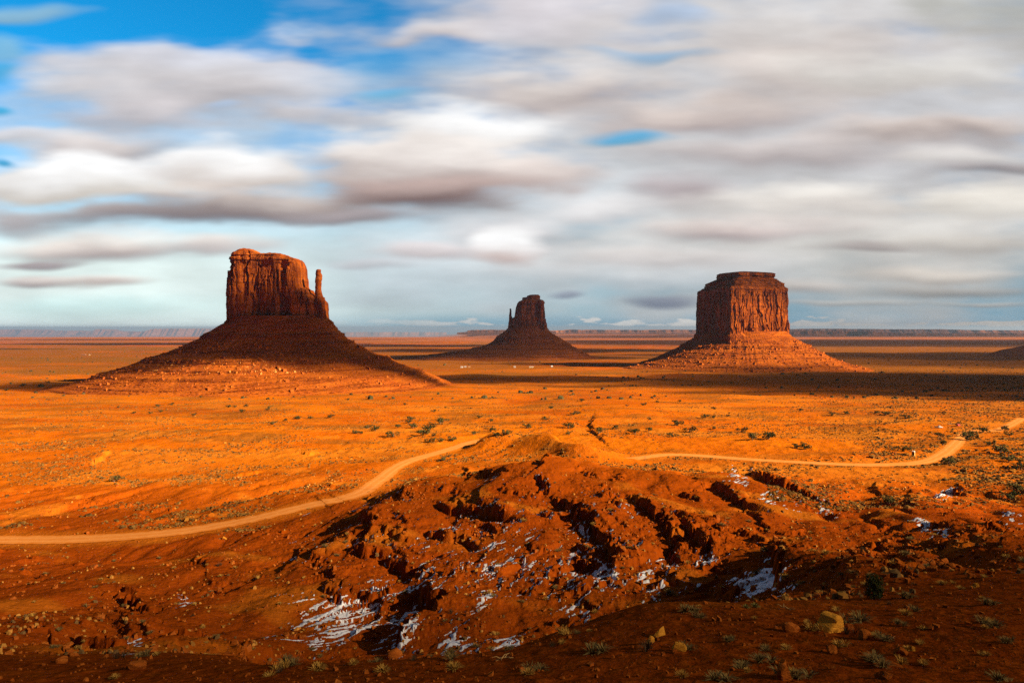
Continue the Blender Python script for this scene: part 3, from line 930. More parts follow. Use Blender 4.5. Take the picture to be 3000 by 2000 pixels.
def profile_loft(name, parent, rows, k, cpx, depth_ratio, seed, n=500, sub=8, mat=None, ledges=(), rough=1.0, smooth=False, yoff=0.0, gully=0.0, shape=None):
    """stack of rings from silhouette rows (Y, left px, right px), top row first; k = metres per photo pixel at that distance"""
    rows = np.array(rows, float)
    zr = -(rows[:, 0] - HZ) * k
    nz = (len(rows) - 1) * sub + 1
    u = np.linspace(0, len(rows) - 1, nz)
    Z0 = np.interp(u, np.arange(len(rows)), zr)
    th = np.linspace(0, 2 * np.pi, n, endpoint=False) + np.pi / 2
    Zg = np.repeat(Z0[:, None], n, 1)
    Zl = Zg.copy()
    ledge_shade = np.zeros(Zg.shape)
    amp = np.clip(0.65 + 0.8 * gn(th[None, :] * 3.1 + 0 * Zg, 0 * Zg, seed + 3), 0.15, 1.2)
    for (yl, h) in ledges:
        zl = -(yl - HZ) * k + 1.2 * gn(th[None, :] * 5 + 0 * Zg, 0 * Zg, seed + 5)
        w = np.clip((Zg - (zl - h)) / (2 * h), 0, 1)
        g = np.where(w < 0.55, w * 0.25, 0.1375 + (w - 0.55) * (1 - 0.1375) / 0.45)
        ins = (w > 0) & (w < 1)
        Zl = np.where(ins, Zg + amp * ((zl - h + 2 * h * g) - Zg), Zl)
        ledge_shade = np.maximum(ledge_shade, np.where((w > 0.02) & (w < 0.6), np.clip(amp * 1.3, 0, 1), 0))  # marks the ledge undercuts where shade is painted dark
    zs = zr[::-1]
    Lx = np.interp(Zl, zs, ((rows[:, 1] - cpx) * k)[::-1])
    Rx = np.interp(Zl, zs, ((rows[:, 2] - cpx) * k)[::-1])
    c, a = (Lx + Rx) / 2, (Rx - Lx) / 2
    ct, st = np.cos(th)[None, :], np.sin(th)[None, :]
    if shape is None:
        rx, ry = ct, st
    else:
        rx, ry = shape(ct, st)
    arc = th[None, :] * np.maximum(a, 1) * 0.9
    d = rough * (1.4 * fbm(arc / 16, Zg / 14, 3, seed) + 0.5 * fbm(arc / 4, Zg / 4, 3, seed + 7))
    d = d + rough * 1.1 * (voro(arc / 6, Zg / 5, seed + 9)[0] - 0.5) * sstep(gn(arc / 40, Zg / 12, seed + 10), -0.1, 0.3)
    if gully:
        d = d + gully * ridged(th[None, :] * 9 + 0.2 * gn(arc / 30, Zg / 30, seed + 11), Zg / 300, 2, seed + 12) * sstep(a, a.min(), a.min() + 40)
    X = c + (a + d) * rx
    Y = yoff + (a * depth_ratio + d) * ry
    P = np.stack([X, Y, Zg], -1)
    top = P[0].mean(0)
    P = np.concatenate([np.repeat((P[0] * 0.02 + top * 0.98)[None], 1, 0), P], 0)
    P = P[::-1]
    shade_rows = np.concatenate([ledge_shade[:1] * 0, ledge_shade], 0)[::-1].reshape(-1, 1)
    me = mesh_np(name, P, ring_faces(P.shape[0], n), mat or M_TALUS, smooth, {"bed": np.concatenate([shade_rows, shade_rows, shade_rows], 1)})
    return add_obj(name, me, parent)

def rubble_rocks(parent, name, pts, sizes, mat, seed):
    """many angular blocks in one mesh"""
    r = np.random.default_rng(seed)
    base = np.array([[-1, -1, -1], [1, -1, -1], [1, 1, -1], [-1, 1, -1], [-1, -1, 1], [1, -1, 1], [1, 1, 1], [-1, 1, 1]], float) * 0.5
    fq = np.array([[0, 3, 2, 1], [4, 5, 6, 7], [0, 1, 5, 4], [1, 2, 6, 5], [2, 3, 7, 6], [3, 0, 4, 7]])
    n = len(pts)
    V = base[None] * (1 + r.normal(0, 0.18, (n, 8, 3)))
    V[:, 4:, :2] *= r.uniform(0.5, 0.95, (n, 1, 1))
    V = V * (sizes[:, None, None] * r.uniform(0.6, 1.15, (n, 1, 3)))
    a = r.uniform(0, 6.283, n); ca, sa = np.cos(a)[:, None], np.sin(a)[:, None]
    tl = r.normal(0, 0.3, n)[:, None]
    x = V[..., 0] * ca - V[..., 1] * sa; y = V[..., 0] * sa + V[..., 1] * ca
    z = V[..., 2] + tl * x
    V = np.stack([x, y, z], -1) + pts[:, None, :]
    F = (fq[None] + (np.arange(n) * 8)[:, None, None]).reshape(-1, 4)
    o = add_obj(name, mesh_np(name, V.reshape(-1, 3), F, mat, False), parent)
    o["kind"] = "stuff"
    return o

def interp_fn(tab, k, cpx):
    t = np.array(tab, float)
    xs, zs = (t[:, 0] - cpx) * k, -(t[:, 1] - HZ) * k
    return lambda x: np.interp(x, xs, zs)

M_BOULDER = rock_material("boulder_rock", base=(0.29, 0.060, 0.008), dark=(0.16, 0.030, 0.006), light=(0.40, 0.11, 0.016), wall=False, k=6.0)
M_PALE = rock_material("pale_blocks", base=(0.52, 0.21, 0.045), dark=(0.36, 0.11, 0.02), light=(0.62, 0.29, 0.08), wall=False, k=4.0)

def talus_points(obj, n, zlo, zhi, seed, power=1.0):
    """random points on the camera side of a talus mesh (local coordinates)"""
    me = obj.data
    v = np.empty(len(me.vertices) * 3); me.vertices.foreach_get("co", v); v = v.reshape(-1, 3)
    m = (v[:, 2] > zlo) & (v[:, 2] < zhi) & (v[:, 1] < v[:, 1].mean() + 10)
    r = np.random.default_rng(seed)
    c = v[m]
    return c[r.integers(0, len(c), n)] + r.normal(0, 0.6, (n, 3)) * [1, 1, 0.1]

# --- west butte: mitten with the thumb on its right
def west_butte():
    cpx, yc = 822.0, 1100.0; k = yc / 2000.0
    root = empty("sandstone_butte", ((cpx - 1500) * k, yc, 0))
    tag(root, "tall mitten-shaped red butte with a thin thumb spire on its right", "butte", "sandstone buttes on the desert plain")
    tf = interp_fn([(660, 800), (676, 796), (681, 782), (686, 766), (692, 752), (700, 745), (715, 738.5), (730, 734.5), (746, 737), (758, 746), (770, 748.5), (782, 748.5), (803, 746), (820, 748), (837, 751), (858, 760), (877, 764.5), (883, 772), (886, 788), (888, 830), (892, 846), (899, 847.5), (909, 852), (911, 861), (925, 869), (930, 872), (948, 872), (954, 880), (957, 912), (962, 928), (968, 944), (985, 950)], k, cpx)
    poly = [(-80, -12), (-74, -33), (-58, -40), (-40, -38), (-30, -31), (-12, -35), (2, -42), (14, -33), (22, -41), (44, -40), (60, -30), (74, -22), (80, -6), (78, 14), (58, 30), (20, 38), (-30, 38), (-70, 26)]
    cliff("cliff_wall", root, poly, None, -8.0, tf, 101, n=1700, nz=220, shale=0.17, beds=0.14, spine=(-66, 66))
    sp = profile_loft("thumb_spire", root, [(790.5, 934, 943), (791.5, 932, 944.5), (795, 930.5, 945), (803, 930, 946), (806, 931, 948), (820, 930, 948), (835, 929, 947.5), (857, 928.5, 947), (866, 928.5, 949), (880, 927, 955), (900, 925, 956.5), (930, 924, 962)], k, cpx, 1.0, 151, n=140, sub=7, mat=M_WALL, rough=0.75)
    sp.location.y = -10
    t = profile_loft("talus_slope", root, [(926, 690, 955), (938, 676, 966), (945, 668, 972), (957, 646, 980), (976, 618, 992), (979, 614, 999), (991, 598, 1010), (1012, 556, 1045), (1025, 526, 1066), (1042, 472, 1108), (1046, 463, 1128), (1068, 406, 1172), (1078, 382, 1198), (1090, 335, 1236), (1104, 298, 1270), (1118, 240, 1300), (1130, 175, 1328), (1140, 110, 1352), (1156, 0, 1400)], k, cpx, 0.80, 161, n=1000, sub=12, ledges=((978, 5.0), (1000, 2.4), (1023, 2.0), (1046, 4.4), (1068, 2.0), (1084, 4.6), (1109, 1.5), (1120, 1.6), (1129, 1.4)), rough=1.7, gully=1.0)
    p = talus_points(t, 900, -82, -20, 5)
    rubble_rocks(root, "talus_rubble", p, np.random.default_rng(5).gamma(2.0, 0.75, 900) + 0.5, M_BOULDER, 6)
    p = talus_points(t, 420, -62, -46, 8)
    p = p[np.abs(p[:, 0] + 15) < 120]
    rubble_rocks(root, "pale_rubble", p, np.random.default_rng(9).gamma(2.0, 0.42, len(p)) + 0.4, M_PALE, 10)
    return root

def east_butte():
    cpx, yc = 1550.0, 2500.0; k = yc / 2000.0
    root = empty("sandstone_butte", ((cpx - 1500) * k, yc, 0))
    tag(root, "smallest and farthest red butte, shaded, with a thin spire on its left", "butte", "sandstone buttes on the desert plain")
    tf = interp_fn([(1480, 948), (1490, 936), (1503, 932.5), (1507, 931), (1508, 922), (1511, 902), (1515, 890), (1520, 885), (1530, 880.5), (1545, 879), (1565, 879), (1583, 880), (1597, 882.5), (1600, 896), (1603, 936), (1606, 950)], k, cpx)
    poly = [(-74, -10), (-66, -34), (-36, -50), (0, -52), (22, -46), (48, -50), (64, -28), (67, 5), (55, 45), (10, 60), (-40, 50), (-68, 25)]
    cliff("cliff_wall", root, poly, None, -22.0, tf, 201, n=700, nz=110, shale=0.1, beds=0.1, spine=(-58, 52))
    profile_loft("cap_rock", root, [(863, 1562, 1576), (863.6, 1552, 1579), (866.5, 1544, 1581), (870, 1543, 1582), (871.5, 1531, 1582.5), (875, 1530, 1582), (880, 1530, 1583.5), (884, 1528, 1586)], k, cpx, 0.8, 251, n=220, sub=5, mat=M_WALL, rough=0.9)
    profile_loft("thumb_spire", root, [(903.5, 1494.5, 1496.5), (905, 1493, 1498), (912, 1492.6, 1498.7), (925, 1491.6, 1498.5), (931, 1491, 1502), (940, 1490.5, 1507), (962, 1488, 1512)], k, cpx, 1.0, 261, n=100, sub=7, mat=M_WALL, rough=0.7)
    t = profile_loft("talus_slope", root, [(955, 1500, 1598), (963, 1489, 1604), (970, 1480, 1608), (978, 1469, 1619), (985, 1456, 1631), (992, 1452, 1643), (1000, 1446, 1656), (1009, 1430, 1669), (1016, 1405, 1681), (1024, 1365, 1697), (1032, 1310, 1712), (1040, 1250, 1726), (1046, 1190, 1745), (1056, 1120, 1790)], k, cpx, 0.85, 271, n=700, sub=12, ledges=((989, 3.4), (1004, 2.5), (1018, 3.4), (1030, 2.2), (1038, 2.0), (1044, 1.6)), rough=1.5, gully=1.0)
    p = talus_points(t, 500, -75, 0, 15)
    rubble_rocks(root, "talus_rubble", p, np.random.default_rng(15).gamma(2.0, 1.1, 500) + 0.6, M_BOULDER, 16)
    return root

def merrick_butte():
    cpx, yc = 2178.0, 1800.0; k = yc / 2000.0
    root = empty("sandstone_butte", ((cpx - 1500) * k, yc, 0))
    tag(root, "broad blocky red butte with a stepped flat cap and a sunlit right face", "butte", "sandstone buttes on the desert plain")
    tf = interp_fn([(2035, 858), (2047, 853), (2051, 850.5), (2066, 849.5), (2078, 846), (2120, 845), (2200, 846), (2290, 848), (2303, 853), (2308, 868), (2315, 880)], k, cpx)
    poly = [(-121, 0), (-112, -22), (-100, -50), (-86, -84), (-71, -114), (-60, -112), (-20, -98), (30, -80), (70, -62), (102, -44), (116, -10), (112, 40), (60, 95), (-10, 108), (-85, 88), (-116, 36)]
    cliff("cliff_wall", root, poly, None, -32.0, tf, 301, n=1700, nz=220, shale=0.15, beds=0.08, taper=0.025, round_=5.0, spine=(-70, 70))
    pq = np.array(poly) - [-2, -2]; pa = np.arctan2(pq[:, 1], pq[:, 0]); pr = np.hypot(pq[:, 0], pq[:, 1]) / 117.0
    o_ = np.argsort(pa)
    def sh(ct, st):
        a_ = np.arctan2(st, ct)
        r_ = np.interp(a_, np.concatenate([pa[o_][-1:] - 2 * np.pi, pa[o_], pa[o_][:1] + 2 * np.pi]), np.concatenate([pr[o_][-1:], pr[o_], pr[o_][:1]]))
        return r_ * ct, r_ * st
    profile_loft("cap_rock", root, [(796, 2180, 2200), (798, 2150, 2225), (801, 2114, 2262), (804, 2108, 2266), (810, 2107, 2267), (814, 2110, 2263), (816, 2108, 2264), (821, 2098, 2273), (826, 2088, 2281), (830, 2079, 2288), (833, 2078, 2290), (837, 2076, 2291), (841, 2072, 2295), (846, 2064, 2298), (852, 2058, 2300), (862, 2062, 2296)], k, cpx, 1.0, 351, n=700, sub=8, mat=M_WALL, rough=3.0, shape=sh)
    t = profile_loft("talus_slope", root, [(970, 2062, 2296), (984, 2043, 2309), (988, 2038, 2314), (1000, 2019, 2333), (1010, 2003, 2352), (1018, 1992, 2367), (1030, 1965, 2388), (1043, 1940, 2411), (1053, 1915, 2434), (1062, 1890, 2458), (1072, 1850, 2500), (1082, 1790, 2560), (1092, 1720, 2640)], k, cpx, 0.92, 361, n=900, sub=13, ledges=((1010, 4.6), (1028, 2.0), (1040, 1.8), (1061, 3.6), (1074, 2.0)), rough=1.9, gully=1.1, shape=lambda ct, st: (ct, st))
    p = talus_points(t, 1500, -100, -30, 25)
    rubble_rocks(root, "talus_rubble", p, np.random.default_rng(25).gamma(2.0, 1.0, 1500) + 0.5, M_BOULDER, 26)
    return root

WB = west_butte(); EB = east_butte(); MB = merrick_butte()

# ---------------------------------------------------------------- unseen clouds placed to shade the land
def icosphere(sub):
    import bmesh
    bm = bmesh.new()
    bmesh.ops.create_icosphere(bm, subdivisions=sub, radius=1.0)
    V = np.array([v.co[:] for v in bm.verts]); F = np.array([[v.index for v in f.verts] for f in bm.faces])
    bm.free()
    return V, F
ICO4 = icosphere(4); ICO3 = icosphere(3); ICO2 = icosphere(2)

def shade_cloud(x0, y0, a, b, alt, tau, seed, rot=0.0, c=36.0):
    """a flat cloud whose shade falls round the point (x0, y0) at eye level"""
    V, F = ICO4
    d = 1 + 0.30 * gn(V[:, 0] * 2.2 + seed, V[:, 1] * 2.2 + V[:, 2], seed) + 0.14 * gn(V[:, 0] * 5 + seed, V[:, 1] * 5 - V[:, 2], seed + 1)
    V = V * d[:, None] * [a, b, c]
    cr, sr = math.cos(R(rot)), math.sin(R(rot))
    V = np.stack([V[:, 0] * cr - V[:, 1] * sr, V[:, 0] * sr + V[:, 1] * cr, V[:, 2]], 1)
    k = alt / math.tan(R(SUN_EL))
    m = bpy.data.materials.new("shade_cloud_vapour"); m.use_nodes = True
    nt = m.node_tree; nt.nodes.clear()
    pv = nt.nodes.new("ShaderNodeVolumePrincipled")
    pv.inputs["Density"].default_value = tau * math.sin(R(SUN_EL)) / (2 * c)
    pv.inputs["Color"].default_value = (0.93, 0.93, 0.94, 1)
    o = nt.nodes.new("ShaderNodeOutputMaterial"); nt.links.new(pv.outputs[0], o.inputs["Volume"])
    ob = add_obj("cloud", mesh_np("cloud", V, F, m), None, (x0 + SH[0] * k, y0 + SH[1] * k, alt))
    tag(ob, kind="structure")

for i, c in enumerate([
    (130, -8, 190, 80, 800, 1.1), (40, 15, 240, 85, 800, 0.45), (95, 112, 165, 108, 800, 0.7), (-60, -8, 170, 65, 800, 0.6),   # unseen clouds added to darken the overlook
    (950, 1110, 640, 400, 1000, 1.9), (940, 1100, 560, 330, 1000, 1.8), (1700, 1000, 800, 430, 1000, 2.8), (400, 1915, 330, 140, 1000, 1.4), (560, 860, 190, 60, 1000, 1.8), (880, 735, 230, 75, 1000, 2.0), (1200, 650, 280, 85, 1000, 2.0), (330, 1010, 130, 40, 1000, 1.0), (1500, 560, 240, 60, 1000, 1.0), (640, 1480, 170, 45, 1000, 0.9), (150, 1215, 320, 140, 1000, 2.8),   # band before the blocky butte
    (-345, 1018, 345, 118, 1000, 3.2), (-180, 1000, 230, 90, 1000, 1.2), (-430, 1110, 240, 70, 1000, 0.9),                                                      # west butte talus
    (60, 2420, 620, 290, 1400, 3.0), (-420, 2330, 420, 160, 1400, 2.0),                                                      # east butte
    (2300, 2620, 1700, 480, 3000, 2.6), (4300, 5600, 4300, 1700, 4000, 2.3), (250, 3350, 900, 420, 3000, 2.4), (2150, 1950, 1150, 470, 3000, 1.7), (-100, 15300, 1700, 1100, 9000, 1.6), (8000, 11500, 8500, 2200, 7000, 2.0), (8500, 18000, 8500, 4200, 9000, 1.8),           # right plain
    (-2200, 5000, 1500, 420, 3500, 2.6), (-3200, 7200, 2600, 420, 5000, 2.4), (-11000, 15800, 5200, 1400, 12000, 2.6), (-500, 4400, 900, 380, 3500, 2.4), (1600, 9200, 1900, 700, 7000, 2.2),
    (-2700, 3600, 500, 90, 3000, 1.6),
]):
    shade_cloud(*c, seed=500 + i)

# ---------------------------------------------------------------- distant mesas and cliffs
M_MESA = rock_material("far_mesa_rock", base=(0.26, 0.075, 0.03), dark=(0.13, 0.035, 0.018), light=(0.38, 0.14, 0.05), wall=False, k=0.12)
def escarpment(name, y0, pts, base_y, seed, cliff_frac=0.45, depth=3000.0, rough=1.0, n_per=3.0):
    """a mesa wall: pts = (px, top Y) along the rim, base_y = Y of its foot; stands at distance y0"""
    pts = np.array(pts, float)
    px = np.arange(pts[0, 0], pts[-1, 0] + 0.1, n_per)
    ty = np.interp(px, pts[:, 0], pts[:, 1])
    k = y0 / 2000.0
    x = (px - 1500) * k
    zt = -(ty - HZ) * k
    zb = np.full(px.shape, -(base_y - HZ) * k)
    h = np.maximum(zt - zb, 1.0)
    w = 1.0 * h.mean()
    bay = w * rough * (1.8 * gn(px / 60, px * 0, seed) + 0.8 * gn(px / 21, px * 0, seed + 1) + 0.25 * gn(px / 8, px * 0, seed + 2))
    rows = []
    zj = 0.04 * h * gn(px / 4, px * 0, seed + 3)
    for fz, fy in ((-0.6, -2.6), (0.0, -1.7), (0.22, -0.9), (1 - cliff_frac, -0.28), (1 - cliff_frac + 0.02, -0.06), (0.97, 0.0), (1.0, 0.08)):
        b = bay * (0.5 if fz < 0.2 else 1.0)
        rows.append(np.stack([x, y0 + fy * w + b, zb + fz * h + (zj if fz > 0.9 else 0)], -1))
    rows.append(np.stack([x, y0 + depth + bay * 0, zt - 0.02 * h], -1))
    rows.append(np.stack([x, y0 + depth + 2 * w + bay * 0, zb - 0.6 * h], -1))
    V = np.array(rows)
    R_, N_ = V.shape[:2]
    i = np.arange(R_ * N_).reshape(R_, N_)
    F = np.stack([i[:-1, :-1], i[:-1, 1:], i[1:, 1:], i[1:, :-1]], -1).reshape(-1, 4)
    # close the two ends and the underside
    c0 = [i[r, 0] for r in range(R_)]; c1 = [i[r, -1] for r in range(R_)]
    ex = []
    for r in range(R_ // 2):
        a, b = r, R_ - 1 - r
        if a + 1 <= b - 1:
            ex.append([c0[a], c0[a + 1], c0[b - 1], c0[b]]); ex.append([c1[a + 1], c1[a], c1[b], c1[b - 1]])
    F = np.concatenate([F, np.array(ex), np.stack([i[-1, :-1], i[-1, 1:], i[0, 1:], i[0, :-1]], -1)])
    return add_obj(name, mesh_np(name, V.reshape(-1, 3), F, M_MESA, False))

tag(escarpment("distant_mesa", 84000, [(-700, 968), (-200, 967), (-60, 966), (20, 964.5), (40, 965), (74, 964.8), (82, 968.5), (120, 969), (170, 968), (230, 970)], 984, 601, 0.35, 5000),
    "pale hazy mesa on the horizon at the far left edge", "mesa")
tag(escarpment("distant_mesa", 80000, [(225, 973), (262, 971.5), (276, 968), (280, 964.3), (301, 964.3), (307, 968), (316, 969.5), (350, 969.5), (356, 971), (420, 973)], 984, 603, 0.3, 3000),
    "small flat-topped hazy blue mesa alone on the left horizon", "mesa")
tag(escarpment("distant_mesa", 76000, [(330, 982), (400, 972), (432, 969.5), (448, 963.5), (500, 962.8), (572, 963), (580, 962.3), (605, 964), (650, 965), (760, 968), (830, 974)], 988, 605, 0.25, 5000),
    "long pale blue mesa behind the slope of the mitten butte", "mesa")
tag(escarpment("far_hills", 86000, [(-900, 971), (60, 970.5), (120, 969.5), (200, 971), (300, 970.3), (420, 971.5), (700, 971), (1000, 972.5), (1300, 973)], 984, 607, 0.2, 4000), kind="structure")
tag(escarpment("distant_mesa", 15500, [(1340, 974), (1366, 972.5), (1370, 968), (1382, 966.8), (1402, 967.5), (1408, 966), (1424, 967.5), (1432, 965.8), (1455, 967), (1480, 966), (1530, 966.5), (1600, 968), (1630, 971)], 977, 609, 0.5, 2500, 0.6),
    "notched pinkish cliff rim behind the smallest butte", "mesa")
tag(escarpment("canyon_cliffs", 21000, [(1590, 969), (1640, 968.5), (1672, 967), (1682, 965.3), (1700, 966), (1722, 968), (1750, 965.8), (1790, 967), (1850, 966), (1920, 967.5), (1980, 965.5), (2060, 966.5)], 977, 611, 0.45, 3000), kind="structure")
tag(escarpment("canyon_cliffs", 12500, [(1660, 984), (1690, 983.2), (1700, 984.5), (1740, 983), (1790, 984.2), (1830, 983.5), (1880, 985), (1930, 984), (1960, 980.5), (1990, 982), (2020, 980.5), (2060, 984)], 987.5, 613, 0.5, 900, 0.7), kind="structure")
tag(escarpment("canyon_cliffs", 19000, [(2280, 964.5), (2350, 963.8), (2400, 964), (2450, 964.3), (2480, 962.6), (2500, 964), (2560, 963.5), (2620, 964.5), (2700, 965), (2760, 964.2), (2830, 966.2), (2900, 967), (3000, 967.5), (3150, 968), (3600, 968)], 979, 615, 0.35, 3000), kind="structure")
tag(escarpment("distant_mesa", 12000, [(2310, 977), (2330, 972), (2372, 969.5), (2395, 968.5), (2420, 974), (2450, 969.5), (2480, 970), (2500, 974), (2520, 976)], 984, 617, 0.55, 900, 0.8),
    "dark red cliff block on the plain right of the blocky butte", "mesa")
tag(escarpment("distant_mesa", 11500, [(2515, 985), (2530, 979), (2537, 970.5), (2548, 970.5), (2590, 974), (2640, 975), (2720, 978), (2800, 976), (2870, 977.5), (2960, 975.5), (3060, 976), (3400, 977)], 984, 619, 0.55, 900, 0.8),
    "long purple-red cliff wall below the right horizon", "mesa")
# low dark rise between the two mittens
def knoll(name, pxc, pyb, hw_px, h_px, y, seed, label, cat):
    k = y / 2000.0
    V, F = ICO4
    V = V * (1 + 0.12 * gn(V[:, 0] * 3 + seed, V[:, 1] * 3 + V[:, 2] * 2, seed))[:, None]
    V = V * [hw_px * k, hw_px * k * 0.7, h_px * k]
    o = add_obj(name, mesh_np(name, V, F, M_TALUS, True), None, ((pxc - 1500) * k, y, -(pyb - HZ) * k))
    return tag(o, label, cat)
knoll("low_rise", 1300, 1007, 110, 7, 5600, 3, "low dark rounded rise on the plain left of the smallest butte", "hill")
def edge_butte():
    k = 2600 / 2000.0
    root = empty("butte_slope", ((3178 - 1500) * k, 2600, 0))
    tag(root, "dark shaded butte slope cut off by the right edge", "butte")
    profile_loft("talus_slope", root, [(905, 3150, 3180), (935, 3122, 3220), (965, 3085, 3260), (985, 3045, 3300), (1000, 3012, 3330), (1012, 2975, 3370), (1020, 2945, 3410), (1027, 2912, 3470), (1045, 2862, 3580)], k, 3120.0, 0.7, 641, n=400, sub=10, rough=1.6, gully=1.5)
edge_butte()

# ---------------------------------------------------------------- snow in the shaded gullies
def snow():
    iy = np.where((YG > 60) & (YG < 420))[0]; jt = np.where(np.abs(TG) < 0.8)[0]
    i0, i1, j0, j1 = iy[0], iy[-1] + 1, jt[0], jt[-1] + 1
    Z = GZ[i0:i1, j0:j1]
    def up2(a, ax):
        a = np.moveaxis(a, ax, 0)
        o = np.empty((2 * len(a) - 1,) + a.shape[1:]); o[::2] = a; o[1::2] = 0.5 * (a[1:] + a[:-1])
        return np.moveaxis(o, 0, ax)
    zx = np.gradient(Z, TG[j0:j1], axis=1) / YG[i0:i1, None]
    zy = np.gradient(Z, YG[i0:i1], axis=0) - zx * TG[None, j0:j1]
    zx, zy, Z = (up2(up2(q, 0), 1) for q in (zx, zy, Z))
    T = up2(TG[j0:j1], 0)[None, :]
    Y = up2(YG[i0:i1], 0)[:, None] + 0 * T
    X = T * Y
    lit = (-zx * SUN[0] - zy * SUN[1] + SUN[2]) / np.sqrt(1 + zx * zx + zy * zy)
    PXv = 1500 + 2000 * T + 0 * Z; PYv = HZ - 2000 * Z / Y
    w = np.zeros(Z.shape)
    for cx, cy, rx, ry, s in SNOW:
        w = np.maximum(w, s * np.clip(1.25 - np.hypot((PXv - cx) / rx, (PYv - cy) / ry), 0, 1))
    sc, sa = X * CX[0] + Y * CX[1], X * AX[0] + Y * AX[1]
    ca, sa_ = math.cos(R(-40)), math.sin(R(-40))
    s1 = X * ca + Y * sa_; s2 = -X * sa_ + Y * ca
    s1 = s1 + 0.5 * gn(X / 3.0, Y / 3.0, 707)
    patch = 0.9 * gn(s1 / 1.0, s2 / 7, 701) + 0.7 * gn(s1 / 0.62, s2 / 3.0, 703) + 0.35 * gn(X / 0.5, Y / 0.8, 705) + 0.6 * gn(X / 9, Y / 9, 709)
    m = w * 1.5 - 0.95 + 0.9 * patch + 1.9 * np.clip(0.20 - lit, -1.2, 0.30)
    nz = 1 / np.sqrt(1 + zx * zx + zy * zy)
    m = m - 4.0 * np.clip(0.84 - nz, 0, 1)
    m = np.where(w <= 0, -1, m)
    keep = (m[:-1, :-1] + m[1:, :-1] + m[:-1, 1:] + m[1:, 1:]) > 0
    idx = np.arange(Z.size).reshape(Z.shape)
    F = np.stack([idx[:-1, :-1], idx[:-1, 1:], idx[1:, 1:], idx[1:, :-1]], -1)[keep]
    used, inv = np.unique(F, return_inverse=True)
    V = np.stack([X, Y, Z + 0.02 + 0.07 * np.clip(m, 0, 1)], -1).reshape(-1, 3)[used]
    mt, nt, b = new_mat("old_snow")
    n = NB(nt)
    b.inputs["Roughness"].default_value = 0.7
    nt.links.new(n.mix(n.rng(n.noise(n.coord(), 0.9, 4), 0.3, 0.7), (0.68, 0.68, 0.73), (0.54, 0.51, 0.54)), b.inputs["Base Color"])
    tag(add_obj("snow", mesh_np("snow", V, inv.reshape(-1, 4), mt, True)), kind="stuff")
SNOW = [(1500, 1640, 600, 220, 0.54), (1010, 1800, 230, 110, 1.05), (1120, 1740, 190, 60, 0.85), (1000, 1830, 170, 80, 1), (1160, 1840, 90, 90, 1), (900, 1880, 120, 50, 0.9), (1090, 1740, 120, 60, 0.8), (1340, 1870, 90, 50, 1), (1480, 1870, 80, 50, 1), (1200, 1660, 80, 40, 0.6),
        (1770, 1680, 60, 60, 1), (1720, 1560, 45, 45, 0.9), (1840, 1490, 45, 40, 0.9), (1900, 1690, 60, 60, 0.8), (1940, 1640, 50, 60, 0.85), (1700, 1780, 80, 40, 0.9), (1620, 1660, 60, 50, 0.8), (1440, 1760, 70, 60, 0.7), (1560, 1620, 60, 40, 0.6),
        (1340, 1560, 60, 40, 0.6), (1220, 1590, 50, 40, 0.6), (1600, 1460, 60, 50, 0.6), (1580, 1400, 50, 40, 0.6), (1400, 1610, 60, 40, 0.55),
        (2270, 1690, 60, 60, 1), (2200, 1710, 80, 40, 0.9), (2080, 1640, 70, 40, 0.6), (2260, 1450, 60, 50, 0.9), (2330, 1480, 60, 40, 0.8), (2420, 1480, 60, 40, 0.8), (2170, 1400, 60, 50, 0.8),
        (2770, 1445, 50, 30, 0.95), (2970, 1520, 40, 30, 0.55), (2700, 1540, 40, 30, 0.8), (2760, 1565, 40, 20, 0.7), (540, 1755, 40, 30, 0.7), (390, 1890, 50, 30, 0.7), (1740, 1260, 60, 40, 0.5), (880, 1640, 50, 20, 0.5)]
snow()

# ---------------------------------------------------------------- plants
def plain_mat(name, col, rough=0.9, var=0.35):
    m, nt, b = new_mat(name)
    n = NB(nt)
    b.inputs["Roughness"].default_value = rough
    c2 = tuple(c * (1 - var) for c in col)
    nt.links.new(n.mix(n.rng(n.noise(n.coord(), 6.0, 3), 0.35, 0.65), col, c2), b.inputs["Base Color"])
    return m
M_TAN = plain_mat("dry_grass_blades", (0.50, 0.265, 0.055))
M_SAGE = plain_mat("sage_blades", (0.23, 0.150, 0.052))
M_DARKBUSH = plain_mat("dark_twigs", (0.085, 0.055, 0.030))
M_JUNIPER = plain_mat("juniper_leaves", (0.040, 0.046, 0.014))
M_JUNIPER2 = plain_mat("olive_leaves", (0.085, 0.072, 0.022))
M_YUCCA = plain_mat("yucca_leaves", (0.20, 0.17, 0.045))
M_BARK = plain_mat("grey_bark", (0.16, 0.10, 0.06))
M_DEADWOOD = plain_mat("bleached_wood", (0.48, 0.27, 0.10))

